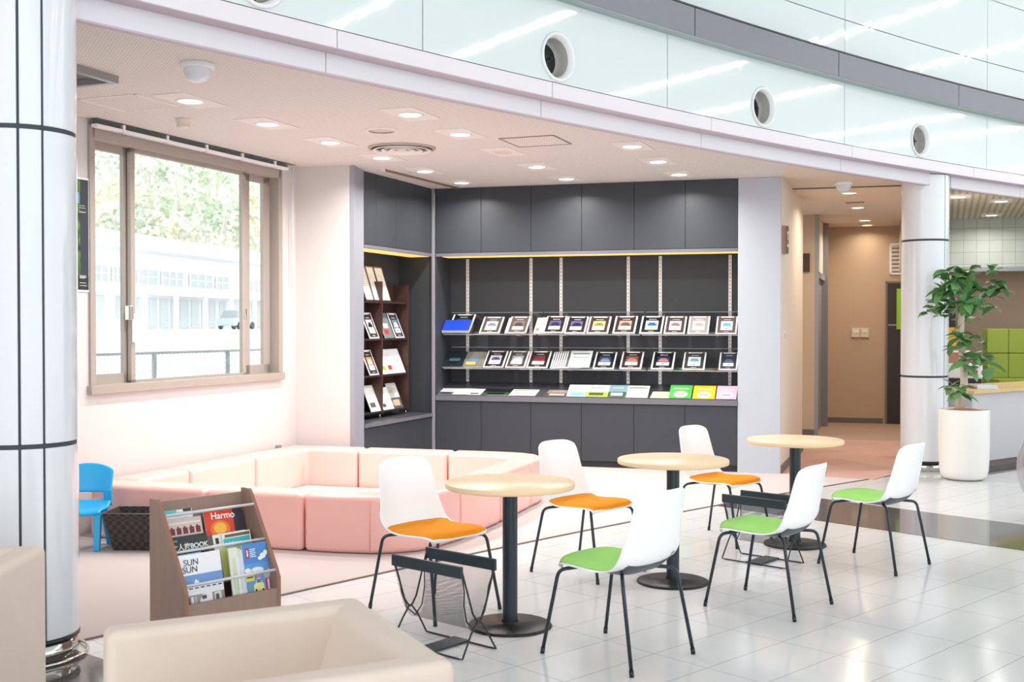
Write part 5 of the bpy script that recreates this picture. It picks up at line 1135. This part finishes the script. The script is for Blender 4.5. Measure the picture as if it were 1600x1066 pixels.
pst('print_sky', (96, 160, 214), -0.30, -0.10, 0.78, 0.88, 0.0006); pst('print_cloud', (206, 226, 240), -0.26, -0.14, 0.80, 0.86, 0.0012); pst('print_band', (52, 58, 68), -0.09, -0.01, 0.0, 1.0, 0.0004)
pst('print_foot', (40, 44, 50), -0.61, -0.01, 0.0, 0.13, 0.0009)
for k in range(9): pst('print_line', (200, 204, 208), -0.10 + 0.0 * k, -0.03 - 0.008 * (k % 3), (0.035, 0.06, 0.105, 0.115, 0.125, 0.70, 0.705, 0.74, 0.76)[k], (0.04, 0.065, 0.112, 0.12, 0.13, 0.703, 0.709, 0.744, 0.764)[k], 0.0014)

# ------------------------------------------------------------------ counter, bench and things on it
RCn = math.hypot(5.05 - C0.x, 11.93 - C0.y)
cm_ = MB(); arc_slab(cm_, RCn, RCn + 0.45, 0.07, 0.80, 116, 128.35)
t = thing('reception_counter', 'curved light grey counter with a wooden top at the right', 'counter', (0, 0, 0))
cm_.build('body', mat('counter_grey_fabric', (200, 199, 202), 0.7, spec=0.2, noise=(200, 0.03)), t)
mb = MB(); arc_slab(mb, RCn + 0.02, RCn + 0.45, 0.0, 0.07, 116, 128.3); mb.build('plinth', mat('counter_plinth', (122, 112, 112), 0.6), t)
mb = MB(); arc_slab(mb, RCn - 0.045, RCn + 0.70, 0.80, 0.835, 116, 128.40); mb.build('countertop', mat('counter_beech', (222, 190, 140), 0.3, noise=(5, 0.08, (1, 4, 1))), t)
m_lime = mat('lime_upholstery', (138, 154, 66), 0.6, spec=0.2)
g0 = Vector((5.55, 14.25)); gdv = Vector((1, -0.10)).normalized()
t = thing('bench', 'tall lime green upholstered bench behind the counter', 'bench', (g0.x + 0.5, g0.y, 0.0), math.atan2(gdv.y, gdv.x))
for i, (x0, x1) in enumerate(((0.0, 0.26), (0.262, 3.4))):
    MB().bx(x0, x1, 0, 0.2, 1.165, 1.475).build('upper_cushion', m_lime, t, bevel=0.012, bseg=2); MB().bx(x0, x1, 0, 0.2, 0.85, 1.16).build('lower_cushion', m_lime, t, bevel=0.012, bseg=2)
MB().bx(0.0, 3.4, -0.45, 0.2, 0.60, 0.85).build('seat', m_lime, t, bevel=0.012, bseg=2); MB().bx(0.02, 3.38, -0.4, 0.18, 0.0, 0.60).build('base', m_char, t)
def on_counter(px, dz=0.0, back=0.25): a = arc_deg(px, RCn + back); return arc(a, RCn + back, 0.836 + dz)
p = on_counter(1513, back=0.45); t = thing('label_printer', 'white box-shaped machine on the counter behind the plant trunk', 'printer', p, -0.4)
MB().bx(-0.21, 0.15, -0.12, 0.12, 0.09, 0.26).build('housing', mat('machine_white', (228, 230, 232), 0.4), t, bevel=0.02, bseg=3); MB().bx(-0.20, 0.14, -0.11, 0.11, 0.0, 0.09).build('base', m_black, t); MB().bx(0.02, 0.10, -0.125, -0.12, 0.12, 0.19).build('control_panel', mat('panel_brown', (150, 96, 80), 0.5), t)
p = on_counter(1492, back=0.55); t = thing('storage_box', 'brown box with an orange card on top, at the left end of the counter', 'box', p, -0.3)
MB().bx(-0.14, 0.16, -0.02, 0.1, 0.0, 0.38).build('box', mat('box_brown', (176, 124, 100), 0.6), t); MB().bx(-0.12, 0.02, -0.03, -0.02, 0.40, 0.66).build('orange_card', mat('card_orange', (240, 170, 40), 0.6), t); MB().bx(-0.14, 0.16, -0.022, 0.1, 0.38, 0.40).build('lid', m_white, t)
for k in range(4):
    p = on_counter(1528, 0.001 + 0.011 * k, back=0.10)
    brochure('catalogue', 'grey-white catalogue lying on the counter right of the plant trunk, %s from the top' % ORD[3 - k], Matrix.Translation(p) @ Matrix.Rotation(-0.2 + 0.08 * k, 4, 'Z'), 0.21, 0.28, 0.010, (206, 208, 214), ((150, 154, 160), (190, 194, 198)), 'half', 'catalogues on the counter', cat='catalogue')
# door behind
t = structure(thing('door_3', None, None, (5.8, 18.9, 0), math.atan2(-1.9, 7.2)))
MB().bx(1.05, 1.62, -0.04, -0.001, 0, 2.05).build('leaf', mat('dark_door', (52, 46, 46), 0.4), t); MB().bx(1.62, 1.68, -0.05, -0.001, 0, 2.1).build('frame', m_grey, t)

# ------------------------------------------------------------------ potted plant
t = thing('potted_plant', 'tall ficus with broad green leaves in a white tub beside the round column', 'plant', (4.47, 11.06, 0))
MB().lathe([(0, 0.003), (0.15, 0.003), (0.19, 0.012), (0.215, 0.04), (0.228, 0.10), (0.236, 0.25), (0.238, 0.50), (0.238, 0.685), (0.235, 0.693), (0.226, 0.693), (0.224, 0.64)], 56).build('pot', mat('tub_ivory', (240, 239, 234), 0.35), t)
MB().lathe([(0, 0.0), (0.17, 0.0), (0.17, 0.006)], 40).build('foot_shade', mat('pot_shadow_rim', (120, 120, 112), 0.7), t)  # dark disc that paints the shade around the pot's foot
mb = MB(); mb.lathe([(0.2245, 0.665), (0.16, 0.685), (0.08, 0.70), (0, 0.705)], 36); mb.build('mulch', mat('orange_fibre', (206, 140, 92), 0.95, noise=(60, 0.3), bump=(120, 1.0, 0.02)), t)
PX = lambda px, py, dy=0.0: Vector(((px - 800) / FPX * (11.06 + dy) - 4.47, dy, EYE + (507 - py) / FPX * (11.06 + dy)))
trunk = [PX(1500, 642), PX(1500, 620), PX(1507, 600), PX(1506, 575), PX(1503, 550), PX(1501, 520), PX(1502, 492), PX(1500, 470), PX(1505, 440)]
mb = MB(); mb.tube(trunk, [0.045, 0.04, 0.036, 0.034, 0.033, 0.032, 0.03, 0.025, 0.015], 10)
for pts, r in (([trunk[6], PX(1470, 478), PX(1452, 483)], 0.006), ([trunk[6], PX(1530, 462), PX(1546, 450), PX(1556, 437)], 0.012), ([trunk[7], PX(1535, 478, 0.1), PX(1552, 481, 0.1)], 0.006), ([trunk[3], PX(1520, 562), PX(1536, 557)], 0.006), ([trunk[6], PX(1488, 450, -0.1), PX(1484, 430, -0.1)], 0.012), ([trunk[1], PX(1512, 628), PX(1516, 620)], 0.007), ([trunk[0], PX(1494, 625), PX(1490, 610)], 0.008), ([trunk[6], PX(1480, 470, 0.12), PX(1470, 440, 0.12)], 0.008)):
    mb.tube(pts, [r * 1.3] + [r] * (len(pts) - 1), 6)
mb.build('trunk', mat('pale_bark', (206, 192, 176), 0.8, noise=(30, 0.12)), t)
leafm = mat('ficus_leaf', (98, 150, 88), 0.35, spec=0.5, noise=(5, 0.35)); b = nodes(leafm)[1]
veinm = mat('leaf_vein', (176, 200, 120), 0.5)
fol = MB()
def leaf(base, d, L, wd, droop):
    d = d.normalized(); side = d.cross(Vector((0, 0, 1)))
    if side.length < 0.1: side = Vector((1, 0, 0))
    side.normalize(); side = (side + Vector((random.uniform(-.3, .3), random.uniform(-.3, .3), random.uniform(-.5, .5)))).normalized(); nrm = side.cross(d).normalized()
    n = 7; mid = []; le = []; ri = []
    for k in range(n + 1):
        s = k / n; w = wd * (math.sin(PI * min(1, s * 1.02) ** 0.85) ** 0.75 if 0 < s < 1 else 0.02); c = base + d * (L * s) + Vector((0, 0, -droop * L * s * s))
        mid.append(fol.bm.verts.new(c)); le.append(fol.bm.verts.new(c + side * w / 2 + nrm * w * 0.12)); ri.append(fol.bm.verts.new(c - side * w / 2 + nrm * w * 0.12))
    for k in range(n):
        fol.mi = 0
        for q in ((mid[k], le[k], le[k + 1], mid[k + 1]), (ri[k], mid[k], mid[k + 1], ri[k + 1])):
            f = fol.face(q)
            if f: f.smooth = True
    fol.mi = 1; e = side * 0.0022; up = nrm * 0.0012
    v = [fol.bm.verts.new(p) for p in (base + e + up, base - e + up, mid[n - 1].co - e * 0.4 + up, mid[n - 1].co + e * 0.4 + up)]
    mm = [fol.bm.verts.new(mid[k].co + up + e * (1 - k / n)) for k in range(n)], [fol.bm.verts.new(mid[k].co + up - e * (1 - k / n)) for k in range(n)]
    for k in range(n - 1): fol.face([mm[0][k], mm[0][k + 1], mm[1][k + 1], mm[1][k]])
    for x in v: fol.bm.verts.remove(x)
    fol.mi = 0
clusters = [(1492, 437, -.15, 9, .12), (1478, 425, -.05, 7, .11), (1502, 425, 0, 7, .11), (1514, 424, .05, 6, .10), (1470, 452, -.1, 8, .115), (1484, 462, -.15, 8, .12), (1512, 440, -.1, 8, .12), (1526, 452, 0, 7, .11), (1508, 474, -.2, 9, .12),
            (1522, 480, -.1, 7, .115), (1478, 480, 0, 8, .11), (1466, 470, .05, 6, .10), (1552, 420, 0, 5, .085), (1558, 444, -.05, 8, .10), (1564, 452, .05, 6, .095), (1545, 462, 0, 6, .11), (1552, 481, 0.05, 3, .10), (1448, 488, 0, 4, .09), (1458, 482, 0, 4, .09),
            (1476, 492, .05, 6, .10), (1498, 525, -.12, 9, .115), (1512, 532, -.05, 6, .11), (1494, 545, 0, 5, .10), (1520, 556, -.05, 6, .10), (1508, 566, -.1, 7, .105), (1536, 556, 0, 4, .10), (1545, 572, 0.0, 4, .14), (1516, 580, -.05, 5, .10), (1489, 604, -.1, 6, .10), (1503, 616, -.15, 8, .10), (1496, 452, .15, 8, .12), (1520, 465, .15, 7, .12), (1480, 440, .15, 6, .11), (1512, 500, 0.05, 5, .11), (1530, 532, 0, 2, .09)]
for px, py, dy, n, L in clusters:
    c = PX(px, py, dy); a0 = random.uniform(0, 2 * PI)
    for k in range(n + 1):
        a = a0 + k * 2.4; el = random.uniform(-0.5, 0.75)
        leaf(c + Vector((random.uniform(-.02, .02), random.uniform(-.03, .03), random.uniform(-.02, .02))), Vector((math.cos(a) * math.cos(el), math.sin(a) * math.cos(el) * 0.8, math.sin(el))), L * random.uniform(1.15, 1.5), L * random.uniform(0.72, 0.9), random.uniform(0.1, 0.5))
fol.build('foliage', [leafm, veinm], t)
# ------------------------------------------------------------------ machine at the right edge
t = thing('massage_chair', 'rounded silver and black machine cut by the right edge of the picture', 'machine', (4.32, 8.6, 0.0), 0.35)
def egg(u, v):
    a = u * 2 * PI; e = (v - 0.5) * PI
    return Vector((0.44 * math.cos(e) * math.cos(a), 0.36 * math.cos(e) * math.sin(a), 0.43 + 0.42 * math.sin(e)))
mb = MB(); mb.grid(egg, 32, 20); mb.build('silver_shell', mat('silver_paint', (196, 200, 208), 0.25, metal=0.6), t, weld=True)
mb = MB(); mb.grid(lambda u, v: Vector((0.07, -0.09, 0.10)) + Vector((egg(u, v).x * 0.80, egg(u, v).y * 1.0, (egg(u, v).z - 0.43) * 0.86 + 0.43)), 28, 16); mb.build('black_panel', mat('gloss_black', (30, 28, 30), 0.2), t, weld=True)
MB().bx(-0.2, 0.3, -0.2, 0.25, 0.0, 0.10).build('base', m_black, t, bevel=0.02)

# ------------------------------------------------------------------ outside
m_grd = mat('pale_asphalt', (236, 236, 236), 0.9); m_bw = mat('white_render', (246, 246, 248), 0.8)  # outdoor surfaces coloured near white to imitate overexposed haze
structure(MB().prism([(-260, -20), (-8.0, -20), (-4.2, 9.0), (-3.2, 11.5), (-3.2, 30), (30, 60), (60, 260), (-260, 260)], -1.4, -1.15).build('ground_outside', m_grd))
structure(MB().hull8([(-260, 30, -1.3), (60, 30, -1.3), (60, 70, -1.3), (-260, 70, -1.3), (-260, 30.1, -1.16), (60, 30.1, -1.16), (60, 70, 1.1), (-260, 70, 1.1)]).bx(-260, 60, 70, 250, -1.3, 1.1).build('ground_slope', m_grd))
# embankment strip right outside with the fence on it
fa = P(145, 554.6, 0.85); fb = P(416, 546.2, 0.85); fd = Vector((fb.x - fa.x, fb.y - fa.y)).normalized()
t = thing('chain_link_fence', 'low grey chain link fence outside the window', 'fence', (fa.x, fa.y, -1.15), math.atan2(fd.y, fd.x))
sp = (P(231, 551.5, 0.85) - fa).length; st = (P(349, 548, 0.85) - P(231, 551.5, 0.85)).length
MB().tube([(-6, 0, 2.0), (14, 0, 2.0)], 0.035, 8).build('top_rail', mat('galvanised', (176, 180, 182), 0.5), t)
for k in range(-2, 4): MB().tube([(sp + k * st, 0, 0), (sp + k * st, 0, 2.0)], 0.06, 8).build('post', mat('galvanised', (150, 156, 158), 0.5), t)
net = bpy.data.materials.new('chain_link'); net.use_nodes = True; nt = net.node_tree; b = nt.nodes['Principled BSDF']; b.inputs['Base Color'].default_value = (.6, .62, .62, 1)
tc = nt.nodes.new('ShaderNodeTexCoord'); sx = nt.nodes.new('ShaderNodeSeparateXYZ'); nt.links.new(tc.outputs['Object'], sx.inputs[0])
a1 = line_mask(nt, math_node(nt, 'ADD', math_node(nt, 'ADD', sx.outputs[0], sx.outputs[2]), v=50), 0.13, 0.012); a2 = line_mask(nt, math_node(nt, 'ADD', math_node(nt, 'SUBTRACT', sx.outputs[0], sx.outputs[2]), v=50), 0.13, 0.012)
nt.links.new(math_node(nt, 'MAXIMUM', a1, a2), b.inputs['Alpha'])
MB().bx(-6, 14, -0.004, 0.004, 0.0, 1.98).build('netting', net, t)
# long low building
ga, gb = Vector((-0.3755 * 84, 84)), Vector((-0.211 * 118, 118)); bd = (gb - ga).normalized(); bl = (gb - ga).length
t = thing('school_building', 'long white two-storey building with a sloping roof edge outside the window', 'building', (ga.x, ga.y, 1.1), math.atan2(bd.y, bd.x))
MB().bx(-12, bl + 9, 0, 12, 0, 6.3).build('wall', m_bw, t); MB().bx(-14, bl + 10, -2.6, 14, 6.25, 7.35).build('roof', mat('roof_pale', (226, 228, 234), 0.7), t); MB().bx(-13, bl + 9, -2.0, 0, 2.8, 3.35).build('canopy', m_bw, t)
m_pn = mat('pane_hazed_blue', (196, 204, 210), 0.3)  # pane blue lightened, the outdoor glare is in its colour
def bpx(px): return (Vector(W(px, 440, ga, bd)[:2]) - ga).dot(bd)
for k, (a, b) in enumerate(((145, 166), (174, 188), (213, 244), (251, 284), (295, 330), (336, 355), (392, 410))):
    x0, x1 = bpx(a), bpx(b); f_ = MB().bx(x0, x1, -0.08, 0.0, 3.75, 4.9).build('window', m_pn, t)
    mb = MB(); n = max(2, int((x1 - x0) / 1.2))
    for j in range(n + 1): mb.bx(x0 + (x1 - x0) * j / n - 0.08, x0 + (x1 - x0) * j / n + 0.08, -0.16, -0.08, 3.75, 4.9)
    mb.bx(x0, x1, -0.16, -0.08, 4.28, 4.38); mb.build('glazing_bars', m_bw, f_)
for k, (a, b) in enumerate(((145, 172), (181, 188), (213, 228), (232, 244), (249, 262), (266, 276), (280, 294), (298, 310), (314, 322), (326, 336), (342, 352), (392, 410))):
    x0, x1 = bpx(a), bpx(b); MB().bx(x0, x1, -0.08, 0.0, 0.1 if k > 2 else 0.9, 2.6).build('doorway', mat('pane_hazed', (214, 220, 222), 0.4), t)
for k in range(12): MB().bx(-6 + k * 5.2, -5.7 + k * 5.2, -1.9, -1.6, 0, 2.8).build('pillar', m_bw, t)
# parked cars
def car(px, col, label):
    s = bpx(px); p = ga + bd * s + Vector((bd.y, -bd.x)) * 5
    t = thing('car', label, 'car', (p.x, p.y, 1.1), math.atan2(bd.y, bd.x), 'cars parked outside')
    m = mat('car_%d_%d_%d' % col, col, 0.3)
    MB().bx(-2.1, 2.1, -0.85, 0.85, 0.3, 0.95).build('body', m, t, bevel=0.12, bseg=3)
    mb = MB(); mb.hull8([(-1.6, -0.8, 0.93), (1.5, -0.8, 0.93), (1.5, 0.8, 0.93), (-1.6, 0.8, 0.93), (-1.2, -0.65, 1.6), (0.8, -0.65, 1.6), (0.8, 0.65, 1.6), (-1.2, 0.65, 1.6)]); mb.build('cabin', mat('car_glass', (170, 176, 182), 0.2), t)
    MB().bx(-1.15, 0.75, -0.62, 0.62, 1.58, 1.64).build('roof', m, t)
    for x in (-1.3, 1.3):
        for y in (-0.85, 0.85): MB().tube([(x, y - 0.1, 0.33), (x, y + 0.1, 0.33)], 0.33, 16).build('wheel', m_black, t)
car(286, (196, 206, 216), 'blue-grey car parked before the building outside, left'); car(361, (214, 216, 220), 'pale car parked before the building outside, middle'); car(405, (190, 194, 200), 'light van-like car parked outside, seen through the right sash')
# wooded hill
hm = mat('hill_hazed_green', (226, 230, 214), 0.95, noise=(0.2, 0.10)); random.seed(11)  # green washed out so the colour carries the bright haze
mb = MB()
def hill(u, v):
    x = -150 + u * 190; y = 150 + v * 80
    return Vector((x, y, -1.2 + v ** 0.8 * (36 + 8 * math.sin(u * 7) + 5 * math.sin(u * 17)) * (0.72 + 0.5 * math.sin(min(1, u * 1.15) * PI / 2))))
mb.grid(hill, 30, 12); structure(mb.build('ground_hill', hm))
def tree(x, y, z, h, r, col, label):
    t = thing('tree', label, 'tree', (x, y, z), random.uniform(0, 6), 'trees on the hill outside')
    mb = MB(); 
    for k in range(3):
        a = random.uniform(0, 6.28); mb.tube([(0, 0, 0), (0.1 * r * math.cos(a), 0.1 * r * math.sin(a), h * 0.45), (0.6 * r * math.cos(a), 0.6 * r * math.sin(a), h * 0.95)], [0.25, 0.18, 0.05], 5)
    mb.build('trunk', mat('trunk_hazed', (226, 222, 214), 0.9), t)
    mb = MB()
    for k in range(260):
        a = random.uniform(0, 2 * PI); e = math.asin(random.uniform(-0.75, 1)); q = r * random.uniform(0.55, 1.0) * (1 + 0.25 * math.sin(3 * a))
        c = Vector((q * math.cos(e) * math.cos(a), q * math.cos(e) * math.sin(a), h * 0.62 + q * 0.95 * math.sin(e))); s = random.uniform(0.2, 0.55)
        d1 = Vector((random.uniform(-1, 1), random.uniform(-1, 1), random.uniform(-1, 1))).normalized() * s; d2 = d1.cross(Vector((random.uniform(-1, 1), random.uniform(-1, 1), random.uniform(-1, 1)))).normalized() * s
        mb.face([mb.bm.verts.new(c + d1), mb.bm.verts.new(c + d2), mb.bm.verts.new(c - d1), mb.bm.verts.new(c - d2)])
    mb.build('crown', mat('crown_%d_%d_%d' % col, col, 0.9), t); return t
cols = [((212, 222, 200), 'pale green leafy tree'), ((226, 220, 198), 'pale yellowish tree'), ((200, 212, 196), 'grey-green bushy tree'), ((226, 224, 218), 'bare whitish tree')]  # crown colours whitened to stand for haze and overexposure
protos = {}
W_ = [(156, 352), (176, 330), (196, 348), (222, 345), (240, 322), (262, 352), (280, 300), (296, 348), (318, 318), (336, 362), (352, 330), (372, 372), (398, 352), (418, 378), (172, 300), (232, 296), (340, 285), (400, 300), (262, 262), (316, 252), (366, 250), (402, 330), (300, 372), (350, 378)]
for k, (px, py) in enumerate(W_):
    yy = 150 + (372 - py) * 0.45 + 3; v = max(0, (yy - 150) / 80); x = (px - 800) / FPX * yy; u = (x + 150) / 190; z = hill(u, v).z - 0.5
    ci = k % 4; s = 9.0 + 3 * ((k * 7) % 5) / 5
    lb = '%s outside, %s' % (cols[ci][1], ['%s along the lower slope' % ORD[k] if k < 8 else '%s on the lower right slope' % ORD[k - 8] if k < 14 else '%s in the upper part of the slope' % ORD[k - 14] if k < 21 else '%s just above the roof' % ORD[k - 21]][0])
    if ci not in protos: protos[ci] = tree(x, yy, z, s, s * 0.42, cols[ci][0], lb)
    else: dup(protos[ci], (x, yy, z), k * 1.3, lb)
